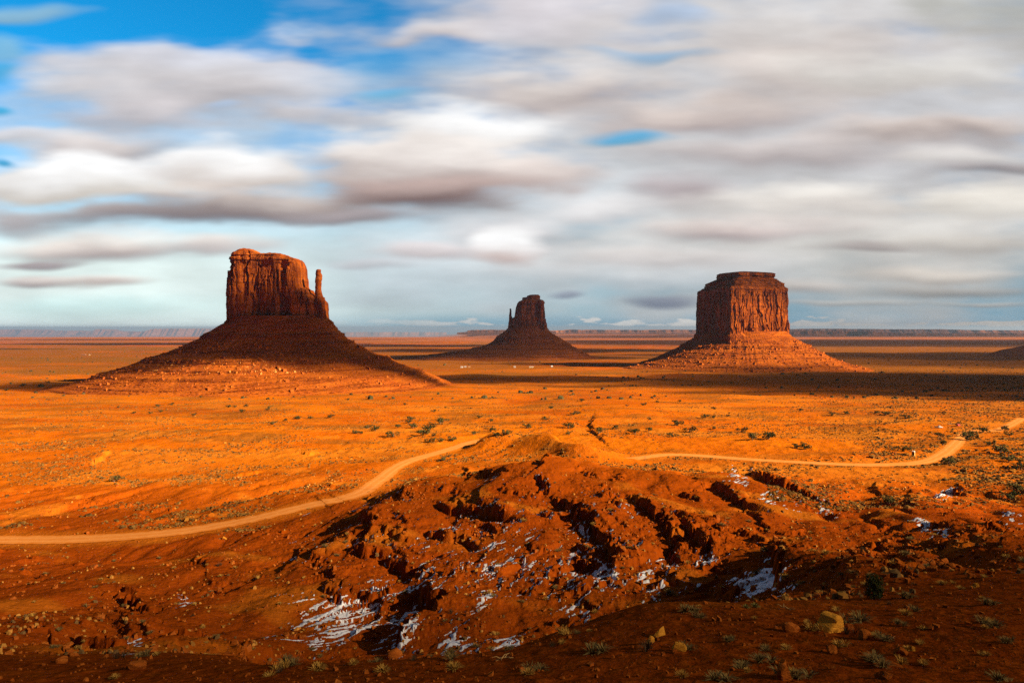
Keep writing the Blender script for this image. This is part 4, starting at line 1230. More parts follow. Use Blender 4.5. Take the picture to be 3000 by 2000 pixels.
def blades(seed, n, rad, hgt, spread=1.0, width=0.045, clumps=1):
    """a bush of thin tapering blades, two quads each"""
    r = np.random.default_rng(seed)
    V, F = [], []
    cl = r.normal(0, rad * 0.35, (clumps, 2)) if clumps > 1 else np.zeros((1, 2))
    for i in range(n):
        c = cl[i % len(cl)]
        a = r.uniform(0, 6.283); tilt = math.sqrt(r.uniform(0, 1)) * spread
        l = r.uniform(0.65, 1.0)
        bx, by = c + r.normal(0, rad * 0.10, 2)
        dx, dy = math.cos(a), math.sin(a)
        p0 = np.array([bx, by, -0.05])
        p1 = p0 + np.array([dx * rad * 0.45 * tilt, dy * rad * 0.45 * tilt, hgt * 0.55 * l * (1 - 0.15 * tilt)])
        p2 = p0 + np.array([dx * rad * 1.0 * tilt, dy * rad * 1.0 * tilt, hgt * l * (1 - 0.45 * tilt ** 2)])
        s = np.array([-dy, dx, 0]) * width
        k = len(V)
        V += [p0 - s * 0.6, p0 + s * 0.6, p1 + s, p1 - s, p2 + s * 0.35, p2 - s * 0.35]
        F += [[k, k + 1, k + 2, k + 3], [k + 3, k + 2, k + 4, k + 5]]
    return np.array(V), np.array(F)

def leaf_cloud(seed, lobes, n, size):
    """small leaf-sized quads through the volume of several lobes (centre, radius)"""
    r = np.random.default_rng(seed)
    V, F = [], []
    vol = np.array([l[3] ** 2 for l in lobes]); vol /= vol.sum()
    for i in range(n):
        l = lobes[r.choice(len(lobes), p=vol)]
        d = r.normal(0, 1, 3); d /= np.linalg.norm(d)
        p = np.array(l[:3]) + d * l[3] * r.uniform(0.45, 1.0) ** 0.6 * [1, 1, l[4] if len(l) > 4 else 1]
        u = r.normal(0, 1, 3); u /= np.linalg.norm(u)
        v = np.cross(u, d + 0.3 * r.normal(0, 1, 3)); v /= np.linalg.norm(v) + 1e-6
        a, b = size * r.uniform(0.6, 1.4), size * r.uniform(0.4, 0.9)
        k = len(V)
        V += [p - u * a, p - v * b, p + u * a, p + v * b]
        F.append([k, k + 1, k + 2, k + 3])
    return np.array(V), np.array(F)

def tube(pts, rads, seg=6):
    V, F = [], []
    pts = [np.array(p, float) for p in pts]
    for i, p in enumerate(pts):
        t = pts[min(i + 1, len(pts) - 1)] - pts[max(i - 1, 0)]; t /= np.linalg.norm(t) + 1e-9
        u = np.cross(t, [0.31, 0.83, 0.45]); u /= np.linalg.norm(u); w = np.cross(t, u)
        for k in range(seg):
            a = 2 * math.pi * k / seg
            V.append(p + rads[i] * (u * math.cos(a) + w * math.sin(a)))
    for i in range(len(pts) - 1):
        for k in range(seg):
            F.append([i * seg + k, i * seg + (k + 1) % seg, (i + 1) * seg + (k + 1) % seg, (i + 1) * seg + k])
    return np.array(V), np.array(F)

def join(*vf):
    V, F, k = [], [], 0
    for v, f in vf:
        V.append(v); F.append(f + k); k += len(v)
    return np.concatenate(V), np.concatenate(F)

def dup(src, loc, rz, sc, label=None, group=None):
    c = src.copy(); COL.objects.link(c)
    c.location = loc; c.rotation_euler = (0, 0, rz); c.scale = sc
    if label: c["label"] = label
    if group: c["group"] = group
    for ch in list(src.children):
        d = ch.copy(); COL.objects.link(d); d.parent = c
        for g in list(ch.children):
            e = g.copy(); COL.objects.link(e); e.parent = d
    return c

SHRUB = {
    "tan": [mesh_np("dry_shrub", *blades(s, 90, 0.5, 0.62, 1.0, 0.020, c), M_TAN, False) for s, c in ((1, 1), (2, 2), (3, 3), (4, 1))],
    "sage": [mesh_np("sage_shrub", *blades(s, 110, 0.55, 0.62, 1.1, 0.022, c), M_SAGE, False) for s, c in ((11, 2), (12, 3), (13, 4), (14, 2))],
    "dark": [mesh_np("twiggy_shrub", *blades(s, 80, 0.55, 0.75, 1.0, 0.014, c), M_DARKBUSH, False) for s, c in ((21, 2), (22, 3))],
}
SH_TXT = {"tan": ("dry tan", "dry tan tufts"), "sage": ("grey-green sage", "grey sage bushes"), "dark": ("dark twiggy leafless", "dark twiggy bushes")}
def zone(px, py):
    if py > 1740 + max(0, (1900 - px)) * 0.16 and px > 850:
        return "on the shaded red ledge in the lower right", "ledge"
    if px < 850 and py > 1590:
        return "on the red slope below the road at lower left", "lower left slope"
    if px > 2150:
        return "on the rocky red slope at the right", "right slope"
    return "among the snowy red gullies in the middle", "gullies"

def shrub(kind, px, py, size, label=None, ymin=25.0, sq=1.0):
    p = place(px, py, ymin)
    txt, grp = SH_TXT[kind]
    z, zg = zone(px, py)
    o = bpy.data.objects.new("desert_shrub", rng.choice(SHRUB[kind]))
    COL.objects.link(o)
    o.location = p - [0, 0, 0.02]
    s = size * rng.uniform(0.9, 1.1)
    o.scale = (s, s, s * sq); o.rotation_euler = (0, 0, rng.uniform(0, 6.28))
    if label:
        tag(o, label, "shrub")
    else:
        tag(o, txt + " shrub " + z, "shrub", grp + " on the " + zg if "ledge" in zg or "slope" in zg else grp + " among the gullies")
    return o
# shrubs one can name: size = metres
for k, px, py, sz, lb in [
    ("sage", 2508, 1818, 1.8, "large grey sage bush beside the yellow boulder"),
    ("tan", 2452, 1895, 0.9, "round tan tuft below the yellow boulder"),
    ("sage", 2655, 1752, 1.15, "tall pale-tipped bush right of the dark juniper"),
    ("sage", 2692, 1790, 0.7, "small sage bush on bare soil right of the juniper"),
    ("tan", 2330, 1985, 1.15, "large tan tuft at the bottom edge below the boulder"),
    ("tan", 2645, 1945, 0.8, "yellowish tuft behind the log-shaped rock"),
    ("tan", 1740, 1797, 1.2, "tan bush on the rim of the snowy gully"),
    ("sage", 2015, 1790, 1.3, "round grey sage bush in the middle of the red ledge"),
    ("sage", 1955, 1740, 1.7, "wide grey bush along the rim of the dark gully"),
    ("tan", 1650, 1855, 1.3, "tan bush beside the lowest snow patch"),
    ("sage", 1745, 1912, 1.4, "grey bush near the bottom of the red ledge"),
    ("tan", 2115, 1735, 1.0, "pale tuft on the rim above the shaded snow"),
]:
    shrub(k, px, py, sz, lb)
NAMED = [(2500, 1832), (2430, 1840), (2560, 1750)]
cand = []
def try_add(lst, px, py, dmin):
    if all((px - a) ** 2 + ((py - b) * 1.4) ** 2 > dmin * dmin for a, b in lst):
        lst.append((px, py)); return True
    return False
n = 0; tries = 0
spots = list(NAMED)
while n < 270 and tries < 6000:
    tries += 1
    u = rng.uniform()
    if u < 0.42:
        px = rng.uniform(800, 3000); py = rng.uniform(1700, 1995)
    elif u < 0.62:
        px = rng.uniform(0, 900); py = rng.uniform(1600, 1990)
    elif u < 0.85:
        px = rng.uniform(900, 2200); py = rng.uniform(1400, 1760)
    else:
        px = rng.uniform(2150, 3000); py = rng.uniform(1520, 1760)
    if gn(px / 160, py / 90, 801) < -0.12 + 0.3 * rng.normal():
        continue
    if not try_add(spots, px, py, 24):
        continue
    k = rng.choice(["tan", "sage", "dark"], p=[0.52, 0.38, 0.10])
    shrub(k, px, py, rng.uniform(0.45, 1.25) * (1.0 if py > 1700 else 1.35), sq=rng.uniform(0.7, 1.0))
    n += 1

# junipers
def juniper_src(seed, h, lobes, n, size, mat):
    root = empty("juniper_tree", (0, 0, -900))
    tv, tf = tube([(0, 0, -0.3), (0.05 * h, 0.02, 0.25 * h), (0.0, -0.03 * h, 0.55 * h), (0.04 * h, 0.02 * h, 0.85 * h)], [0.06 * h, 0.045 * h, 0.03 * h, 0.008 * h])
    parts = [(tv, tf)]
    for l in lobes[:6]:
        parts.append(tube([(0.02 * h, 0, 0.18 * h), (l[0] * 0.5, l[1] * 0.5, l[2] * 0.6), (l[0], l[1], l[2])], [0.03 * h, 0.02 * h, 0.006 * h], 5))
    add_obj("trunk", mesh_np("juniper_trunk", *join(*parts), M_BARK, True), root)
    add_obj("crown", mesh_np("juniper_crown", *leaf_cloud(seed, lobes, n, size), mat, False), root)
    return root
near = juniper_src(31, 2.2, [(-0.35, 0, 1.75, 0.42), (0.1, 0.1, 1.95, 0.36), (0.45, 0, 1.6, 0.42), (-0.3, 0.1, 1.15, 0.50), (0.35, -0.1, 1.0, 0.55), (0.0, 0, 0.55, 0.68), (-0.45, 0, 0.45, 0.38), (0.5, 0.1, 0.42, 0.42), (0.05, 0, 1.4, 0.5)], 2300, 0.07, M_JUNIPER)
near.location = place(2560, 1754, 40)
tag(near, "dark upright juniper standing alone on the red ledge", "tree")
SRC = []
for s in range(5):
    r = np.random.default_rng(40 + s)
    lobes = [(r.normal(0, 0.95), r.normal(0, 0.95), r.uniform(0.7, 2.2), r.uniform(0.5, 1.0), 0.75) for _ in range(9)]
    SRC.append(juniper_src(60 + s, 3.0, lobes, 420, 0.20, M_JUNIPER if s % 2 else M_JUNIPER2))
TREES = [(1203, 1226, 1.3), (1198, 1236, 1.0), (1166, 1249, 1.1), (1152, 1275, 1.3), (1210, 1250, 1.3), (1240, 1270, 1.5), (1258, 1258, 1.6), (1290, 1238, 1.6), (1258, 1290, 1.1), (1287, 1290, 1.0), (1326, 1286, 1.2), (1100, 1258, 1.1), (1388, 1269, .9), (1437, 1261, 1.1), (1455, 1273, 1), (1485, 1268, 1.3), (1403, 1220, .9), (1437, 1232, .9), (1598, 1226, 1), (1545, 1252, 1.2), (1614, 1192, 1), (1704, 1172, 1.2), (1304, 1191, .8), (1270, 1202, 1), (1272, 1272, .8),
         (1885, 1183, 1.3), (1836, 1185, .7), (1990, 1174, 1), (1925, 1174, .8), (1902, 1226, .9), (1985, 1242, 1.6), (1860, 1267, 1.5), (1900, 1260, 1.2), (1804, 1252, 1.1), (1690, 1208, 1.3), (1680, 1210, 1.2), (1665, 1250, 1.5), (1755, 1272, 1.5), (1970, 1275, 1.1), (1667, 1268, 1.0), (1615, 1190, .8),
         (2252, 1282, 1.9), (2205, 1286, 1.4), (2173, 1262, 1.3), (2358, 1310, 1.2), (2335, 1308, 1.1), (2066, 1222, 1.2), (2090, 1222, .9), (2020, 1262, 1.4), (2092, 1252, .9), (2133, 1215, .8), (2090, 1195, 1), (2345, 1199, 1), (2440, 1212, 1.4), (2480, 1210, 1.1), (2596, 1212, 1.3), (2654, 1221, 1.2), (2570, 1208, 1), (2760, 1206, .9), (2932, 1328, 2.0), (2955, 1348, 1.4), (2835, 1285, 2.0), (2850, 1275, 1.6), (2880, 1262, 1.4), (2945, 1256, 1.3), (2956, 1272, 1.1), (2750, 1275, 1.3), (2762, 1300, 1.2), (2645, 1317, 1.2), (2780, 1355, 1.2), (2900, 1300, 1.1), (2990, 1370, 1.4), (2970, 1438, 1.2), (2962, 1460, 1.2), (2605, 1472, .9),
         (670, 1189, 1.1), (708, 1203, 1.0), (690, 1189, .8), (722, 1186, 1), (790, 1190, .8), (785, 1196, .9), (870, 1224, .9), (872, 1222, .8), (837, 1229, .9), (802, 1238, .9), (910, 1222, .9), (970, 1219, 1.2), (465, 1188, 1.1), (502, 1182, 1), (470, 1203, .9), (440, 1207, .9), (393, 1206, .8), (347, 1190, .8), (570, 1212, .7), (140, 1118, 1.3), (68, 1126, 1.6), (20, 1140, 1.2), (1020, 1168, 1), (1187, 1182, 1), (1080, 1250, 1), (1042, 1265, .9), (1056, 1266, .7),
         (335, 1408, 1.0), (590, 1160, .9), (1300, 1345, .8)]
first = True
used_src = set()
for i, (px, py, s) in enumerate(TREES):
    p = place(px, py + 5, 200.0)
    si = i % 5
    sc = s * 1.25 * rng.uniform(0.85, 1.15)
    zone_txt = ("on the bright orange plain left of the road bend", "junipers on the left plain") if px < 1050 else (("beyond the road bend on the bright middle plain", "junipers on the middle plain") if px < 1600 else (("on the sunny plain before the blocky butte", "junipers before the blocky butte") if px < 2500 else ("in the scrub around the right-hand road bend", "junipers by the far road bend")))
    o = SRC[si] if si not in used_src else None
    args = (p - [0, 0, 0.1], rng.uniform(0, 6.28), (sc * 1.1, sc * 1.1, sc * 0.85))
    lb = ("dark green" if si % 2 else "olive") + " juniper " + zone_txt[0]
    grp = ("dark green " if si % 2 else "olive ") + zone_txt[1]
    if o:
        used_src.add(si)
        o.location, o.rotation_euler, o.scale = args[0], (0, 0, args[1]), args[2]
        tag(o, lb, "tree", grp)
    else:
        dup(SRC[si], *args, label=lb, group=grp)

# yuccas and dead wood on the ledge
def yucca(px, py, s, lb):
    V, F = blades(77, 60, 0.42, 0.5, 1.25, 0.03, 1)
    o = add_obj("yucca_plant", mesh_np("yucca", V, F, M_YUCCA, False), None, place(px, py, 30)); o.scale = (s,) * 3
    tag(o, lb, "yucca")
yucca(2212, 1778, 1.0, "spiky green yucca on the ledge above the sage bush row")
yucca(2186, 1780, 0.8, "smaller yellow-green yucca left of its neighbour")
def branch(px, py, s, rz, lb, seed):
    r = np.random.default_rng(seed)
    parts = [tube([(-0.6, 0, 0.02), (-0.1, 0.1, 0.12), (0.5, 0.0, 0.05)], [0.05, 0.045, 0.02])]
    for k in range(5):
        a = r.uniform(0, 6.28); x = r.uniform(-0.4, 0.4)
        parts.append(tube([(x, 0, 0.1), (x + 0.25 * math.cos(a), 0.25 * math.sin(a), 0.25), (x + 0.5 * math.cos(a), 0.5 * math.sin(a), 0.22)], [0.035, 0.025, 0.008], 5))
    o = add_obj("dead_branch", mesh_np("dead_branch", *join(*parts), M_DEADWOOD, True), None, place(px, py, 25)); o.scale = (s,) * 3; o.rotation_euler = (0, 0, rz)
    tag(o, lb, "branch")
branch(1480, 1932, 1.1, 0.3, "bleached forked branch lying at the bottom edge of the ledge", 3)
branch(2305, 1785, 1.0, 2.4, "twisted dead branch below the yucca row", 5)
branch(2612, 1875, 0.5, 0.5, "thin pale stick on dark soil right of the boulder", 7)

# ---------------------------------------------------------------- scrub too many to count
def tuft_mass(name, pts, size, hgt, tone, seed):
    r = np.random.default_rng(seed)
    n = len(pts)
    a0 = r.uniform(0, 6.28, (n, 1)); a = a0 + np.arange(5)[None] * 2 * np.pi / 5
    rr = size[:, None] * r.uniform(0.7, 1.25, (n, 5)); r2 = rr * r.uniform(0.55, 0.95, (n, 5))
    V = np.zeros((n, 11, 3))
    V[:, :5, 0] = np.cos(a) * rr; V[:, :5, 1] = np.sin(a) * rr; V[:, :5, 2] = -0.06
    V[:, 5:10, 0] = np.cos(a + 0.3) * r2; V[:, 5:10, 1] = np.sin(a + 0.3) * r2; V[:, 5:10, 2] = hgt[:, None] * r.uniform(0.45, 0.95, (n, 5))
    V[:, 10, 2] = hgt * r.uniform(0.7, 1.1, n); V[:, 10, 0] = size * r.normal(0, 0.15, n)
    V += pts[:, None, :]
    f = []
    for k in range(5):
        m = (k + 1) % 5
        f += [[k, m, 5 + m], [k, 5 + m, 5 + k], [5 + k, 5 + m, 10]]
    F = (np.array(f)[None] + (np.arange(n) * 11)[:, None, None]).reshape(-1, 3)
    T = np.repeat(tone, 11, 0)
    m, nt, b = new_mat(name + "_leaves")
    q = NB(nt)
    at = nt.nodes.new("ShaderNodeAttribute"); at.attribute_name = "tone"
    nt.links.new(at.outputs["Color"], b.inputs["Base Color"])
    tag(add_obj(name, mesh_np(name, V.reshape(-1, 3), F, m, False, {"tone": T})), kind="stuff")

def scatter(n, y0, y1, seed, tw=0.82, power=1.0):
    r = np.random.default_rng(seed)
    y = y0 * (y1 / y0) ** (r.uniform(0, 1, n) ** power)
    t = r.uniform(-tw, tw, n)
    return t * y, y, r
def scrub():
    out_p, out_s, out_h, out_t = [], [], [], []
    # the plain
    x, y, r = scatter(130000, 205, 1700, 901)
    dens = 0.22 + 1.5 * fbm(x / 60, y / 36, 3, 903) + 0.7 * gn(x / 14, y / 11, 905) + 0.5 * sstep(x / y, 0.25, 0.5)
    d, _ = road_dist(x, y)
    pxx = 1500 + 2000 * x / y
    keep = (r.uniform(0, 1, len(x)) < dens) & (d > ROAD_HW + 1.5)
    for (cx, cy, rx, ry) in ((1835, 1185, 105, 26), (2700, 1250, 110, 16), (1950, 1305, 240, 24), (2230, 1312, 300, 30), (2560, 1390, 250, 22)):
        pyy = HZ - 2000 * ground_z(x, y) / y
        keep &= ~((np.hypot((pxx - cx) / rx, (pyy - cy) / ry) < 1) & (r.uniform(0, 1, len(x)) < 0.93))
    keep &= ~((pxx > 800) & (pxx < 2250) & (y < 260))
    for b in (WB, EB, MB):
        keep &= np.hypot(x - b.location.x, (y - b.location.y) * 1.15) > (300 if b is WB else 240)
    x, y = x[keep], y[keep]
    s = r.gamma(2.6, 0.095, len(x)) + 0.10 + 0.00022 * y
    s *= np.where((1500 + 2000 * x / y > 2550) & (y > 280), 1.35, 1.0)
    k = r.uniform(0, 1, len(x))[:, None]
    tone = np.where(k < 0.08, np.array([[0.32, 0.125, 0.018]]), np.where(k < 0.72, np.array([[0.155, 0.075, 0.018]]), np.array([[0.075, 0.038, 0.012]]))) * r.uniform(0.75, 1.2, (len(x), 1))
    out_p.append(np.stack([x, y, ground_z(x, y)], 1)); out_s.append(s); out_h.append(s * r.uniform(0.55, 1.0, len(x))); out_t.append(tone)
    # badland slopes
    x, y, r = scatter(5200, 62, 260, 911)
    keep = r.uniform(0, 1, len(x)) < 0.30 + 0.8 * fbm(x / 14, y / 14, 2, 913)
    d, _ = road_dist(x, y); keep &= d > ROAD_HW + 1.5
    x, y = x[keep], y[keep]
    s = r.gamma(3.0, 0.055, len(x)) + 0.08
    k = r.uniform(0, 1, len(x))[:, None]
    tone = np.where(k < 0.62, np.array([[0.36, 0.16, 0.032]]), np.array([[0.13, 0.068, 0.024]])) * r.uniform(0.75, 1.15, (len(x), 1))
    out_p.append(np.stack([x, y, ground_z(x, y)], 1)); out_s.append(s); out_h.append(s * r.uniform(0.9, 1.4, len(x))); out_t.append(tone)
    # dark far bushes
    x, y, r = scatter(2600, 800, 3600, 921)
    keep = (r.uniform(0, 1, len(x)) < 0.35 + 1.1 * fbm(x / 170, y / 120, 3, 923))
    for b in (WB, EB, MB):
        keep &= np.hypot(x - b.location.x, (y - b.location.y) * 1.15) > (300 if b is WB else 240)
    x, y = x[keep], y[keep]
    s = r.gamma(3.0, 0.45, len(x)) + 0.6
    out_p.append(np.stack([x, y, ground_z(x, y)], 1)); out_s.append(s); out_h.append(s * 1.1); out_t.append(np.array([[0.05, 0.04, 0.016]]) * r.uniform(0.7, 1.4, (len(x), 1)))
    print("tufts", sum(len(a) for a in out_p))
    tuft_mass("low_scrub", np.concatenate(out_p), np.concatenate(out_s), np.concatenate(out_h), np.concatenate(out_t), 931)
scrub()

# ---------------------------------------------------------------- rocks
def rock_mesh(seed, cuts=16, sx=1.0, sy=1.0, sz=0.8, ico=ICO3, rough=0.03, mat=None):
    r = np.random.default_rng(seed)
    V, F = ico
    V = V.copy()
    for _ in range(cuts):
        nrm = r.normal(0, 1, 3); nrm /= np.linalg.norm(nrm)
        h = r.uniform(0.42, 0.86)
        d = V @ nrm - h
        V -= np.maximum(d, 0)[:, None] * nrm
    V += rough * np.stack([gn(V[:, 0] * 5, V[:, 1] * 5 + V[:, 2] * 3, seed), gn(V[:, 1] * 5, V[:, 2] * 5 + V[:, 0] * 3, seed + 1), gn(V[:, 2] * 5, V[:, 0] * 5 + V[:, 1] * 3, seed + 2)], 1)
    V = V * [sx, sy, sz]
    V[:, 2] -= V[:, 2].min() * 0.75
    return mesh_np("boulder", V, F, mat or M_BOULDER, False)
ROCKS = [rock_mesh(950 + i, 14 + i, 1.0, 0.85, 0.75 + 0.05 * (i % 4)) for i in range(10)]
CLUSTERS = [  # photo centre, spread, number, size in metres, what to call the place
    (1640, 1540, 60, 45, 26, (0.5, 1.3), "in the middle gully below the long scarp", "boulders under the middle scarp"),
    (1720, 1640, 55, 55, 26, (0.5, 1.5), "beside the snow in the central gully", "boulders beside the central snow"),
    (1850, 1600, 55, 70, 34, (0.6, 1.7), "tumbled under the right-hand scarp", "boulders under the right scarp"),
    (1895, 1530, 60, 30, 16, (0.5, 1.2), "tumbled under the right-hand scarp", "boulders under the right scarp"),
    (1230, 1460, 45, 25, 24, (0.5, 1.3), "in the outcrop near the road bend", "blocks near the road bend"),
    (1440, 1570, 80, 14, 18, (0.5, 1.3), "along the broken ledge above the gullies", "blocks along the broken ledge"),
    (1310, 1580, 60, 12, 14, (0.5, 1.2), "along the broken ledge above the gullies", "blocks along the broken ledge"),
    (1130, 1550, 60, 10, 12, (0.5, 1.1), "along the broken ledge above the gullies", "blocks along the broken ledge"),
    (1720, 1380, 60, 20, 12, (0.6, 1.4), "on the crest of the red mound", "blocks on the mound crest"),
    (2530, 1610, 110, 22, 26, (0.5, 1.4), "in the outcrop crossing the right slope", "rocks crossing the right slope"),
    (2740, 1650, 90, 18, 26, (0.6, 1.6), "in the outcrop crossing the right slope", "rocks crossing the right slope"),
    (2900, 1650, 90, 25, 14, (0.5, 1.2), "in the outcrop crossing the right slope", "rocks crossing the right slope"),
    (2330, 1540, 60, 20, 14, (0.5, 1.2), "on the upper right slope", "rocks on the upper right slope"),
    (60, 1700, 70, 50, 18, (0.5, 1.4), "in the dark outcrop at the left edge", "rocks of the left outcrop"),
    (170, 1920, 120, 30, 10, (0.5, 1.2), "half buried at the lower left", "rocks at the lower left"),
    (900, 1870, 80, 30, 12, (0.5, 1.2), "beside the lower snow field", "rocks beside the lower snow"),
    (1160, 1880, 60, 30, 8, (0.6, 1.5), "between the two lower snow fields", "rocks between the snow fields"),
    (2620, 1330, 25, 14, 10, (0.8, 1.8), "in the dark outcrop beside the portable toilet", "rocks by the portable toilet"),
    (1770, 1320, 40, 14, 10, (0.7, 1.5), "in the wash beyond the mound", "rocks in the wash"),
]
for cx, cy, sx, sy, num, (s0, s1), where, grp in CLUSTERS:
    for _ in range(num):
        px = rng.normal(cx, sx * 0.6); py = rng.normal(cy, sy * 0.6)
        if py > 1985 or px > 2995 or px < 5: continue
        p = place(px, py, 60 if py < 1720 else 30)
        o = bpy.data.objects.new("boulder", ROCKS[rng.integers(len(ROCKS))]); COL.objects.link(o)
        s = rng.uniform(s0, s1) * 0.50
        o.location = p - [0, 0, s * 0.25]; o.scale = (s, s * rng.uniform(0.8, 1.2), s * rng.uniform(0.7, 1.1))
        o.rotation_euler = (rng.normal(0, 0.25), rng.normal(0, 0.25), rng.uniform(0, 6.28))
        tag(o, "angular red boulder " + where, "boulder", grp)

M_YELLOW = rock_material("ochre_rock", base=(0.58, 0.225, 0.022), dark=(0.40, 0.13, 0.012), light=(0.66, 0.29, 0.035), wall=False, k=9.0)
def big_rock():
    # flat-sided wedge, pointed to the left, with a rounded peak right of its middle
    out = np.array([(-0.95, 0.10), (-0.93, 0.22), (-0.62, 0.52), (-0.30, 0.74), (-0.22, 0.98), (0.02, 1.06), (0.34, 1.04), (0.52, 0.80), (0.56, 0.45), (0.60, 0.06), (0.22, 0.0), (-0.1, -0.06), (-0.35, 0.04)])
    q, nr, s = resample([tuple(p) for p in out], 90, 0.035)
    rows = []
    for v in np.linspace(-1, 1, 17):
        k = (1 - abs(v) ** 9) ** 0.5 if abs(v) < 1 else 0.03
        k = max(k, 0.03)
        c = np.array([0.0, 0.42])
        P = c + (q - c) * (0.72 + 0.28 * k)
        rows.append(np.stack([P[:, 0], np.full(90, v * 0.5), P[:, 1]], 1) if k > 0.05 else np.stack([c[0] + (P[:, 0] - c[0]) * 0.04, np.full(90, v * 0.5), c[1] + (P[:, 1] - c[1]) * 0.04], 1))
    rows.insert(1, rows[1] * [0.92, 1, 0.92] + [0, 0.0 - 0.0, 0.03]); rows[1][:, 1] = -0.495
    V = np.array(rows)
    d = 0.05 * fbm(V[..., 0] * 3, V[..., 2] * 3, 4, 5) + 0.03 * (voro(V[..., 0] * 4, V[..., 2] * 4, 9)[0] - 0.5)
    V[..., 1] += d
    o = add_obj("boulder", mesh_np("yellow_boulder", V, ring_faces(V.shape[0], 90), M_YELLOW, False), None, place(2432, 1846, 30) - [0, 0, 0.02])
    o.scale = (1.2, 1.2, 1.05); o.rotation_euler = (0, 0, R(34))
    tag(o, "large yellow-ochre boulder with a pointed left end on the ledge", "boulder")
big_rock()
for px, py, sc, rot, lb, sd in [
    (2318, 1850, (0.75, 0.5, 0.55), 0.3, "dark flat-sided block left of the yellow boulder", 3),
    (2530, 1872, (0.55, 0.5, 0.5), 0.8, "brown block below the large grey sage bush", 5),
    (2440, 1912, (0.55, 0.35, 0.35), 1.2, "small wedge rock below the tan tuft", 7),
    (2575, 1948, (1.2, 0.3, 0.28), -0.5, "long log-shaped rock near the lower right corner", 9),
    (2588, 1985, (0.5, 0.32, 0.3), -0.6, "striped slab below the log-shaped rock", 11),
    (2640, 1918, (0.45, 0.4, 0.4), 0.2, "squarish rock above the log-shaped rock", 13),
    (2672, 1905, (0.22, 0.2, 0.22), 0.2, "small pale cube-like rock on dark soil", 15),
    (2298, 1990, (0.5, 0.5, 0.6), 0.2, "orange rounded rock at the bottom edge beside the tan tuft", 17),
    (1985, 1905, (0.55, 0.35, 0.4), -0.5, "tilted ochre rock in the middle of the red ledge", 19),
    (1905, 1882, (0.35, 0.3, 0.35), 0.4, "lone ochre stone with shrubs around it", 21),
    (1935, 1862, (0.85, 0.3, 0.42), 0.9, "leaning ochre slab among dry shrubs", 23),
    (1160, 1925, (1.4, 0.8, 1.0), 0.3, "big dark block at the rim between two snow fields", 25),
    (2860, 1720, (0.35, 0.3, 0.32), 0.3, "small yellow stone on the far right slope", 27),
    (400, 1960, (0.9, 0.6, 0.45), 0.4, "dark slab with a pale tuft at the bottom left", 29),
    (655, 1585, (1.0, 0.8, 0.75), 0.4, "pale rounded boulder just below the road", 31),
]:
    o = add_obj("boulder", rock_mesh(sd, 11, 1, 1, 1, ICO3, 0.03, M_YELLOW if any(w in lb.split()[:3] for w in ("ochre", "pale", "yellow")) else M_BOULDER), None, place(px, py, 25) - [0, 0, 0.08])
    o.scale = sc; o.rotation_euler = (0, 0, rot)
    tag(o, lb, "boulder")

def rubble():
    x, y, r = scatter(16000, 34, 300, 941)
    pxx = 1500 + 2000 * x / y
    w = 0.10 + 0.75 * fbm(x / 13, y / 13, 3, 943)
    for line, h, lr, ll in SCARPS_W:
        bx0, by0 = line.min(0) - 14; bx1, by1 = line.max(0) + 14
        m = (x > bx0) & (x < bx1) & (y > by0) & (y < by1)
        if m.any():
            dd, _ = seg_dist(x[m], y[m], line)
            w[m] = np.maximum(w[m], 0.9 * np.exp(-np.maximum(-dd, 0) / 5) * (dd < 0.5) * (dd > -14))
    d, _ = road_dist(x, y)
    w = np.where(y < 64, 0.45 * np.maximum(w, 0.35), w)
    keep = (r.uniform(0, 1, len(x)) < w) & (d > ROAD_HW + 1)
    x, y = x[keep], y[keep]
    s = (r.gamma(1.6, 0.13, len(x)) + 0.08) * np.where(y < 64, 0.42, 1.0) + 0.0007 * y
    p = np.stack([x, y, ground_z(x, y) + s * 0.15], 1)
    rubble_rocks(None, "rock_rubble", p, s, M_BOULDER, 945)
    x, y, r = scatter(7000, 230, 520, 951)
    keep = np.zeros(len(x), bool)
    pxx, pyy = 1500 + 2000 * x / y, HZ - 2000 * ground_z(x, y) / y
    for cx, cy, rx, ry in ((930, 1415, 150, 40), (760, 1405, 90, 25), (2400, 1415, 120, 25), (2690, 1420, 150, 20), (1000, 1390, 60, 20)):
        keep |= np.hypot((pxx - cx) / rx, (pyy - cy) / ry) < r.uniform(0, 1.1, len(x))
    d, _ = road_dist(x, y); keep &= d > ROAD_HW + 1
    x, y = x[keep], y[keep]
    s = r.gamma(1.6, 0.13, len(x)) + 0.10
    rubble_rocks(None, "pale_rubble", np.stack([x, y, ground_z(x, y) + s * 0.1], 1), s, M_PALE, 955)
rubble()

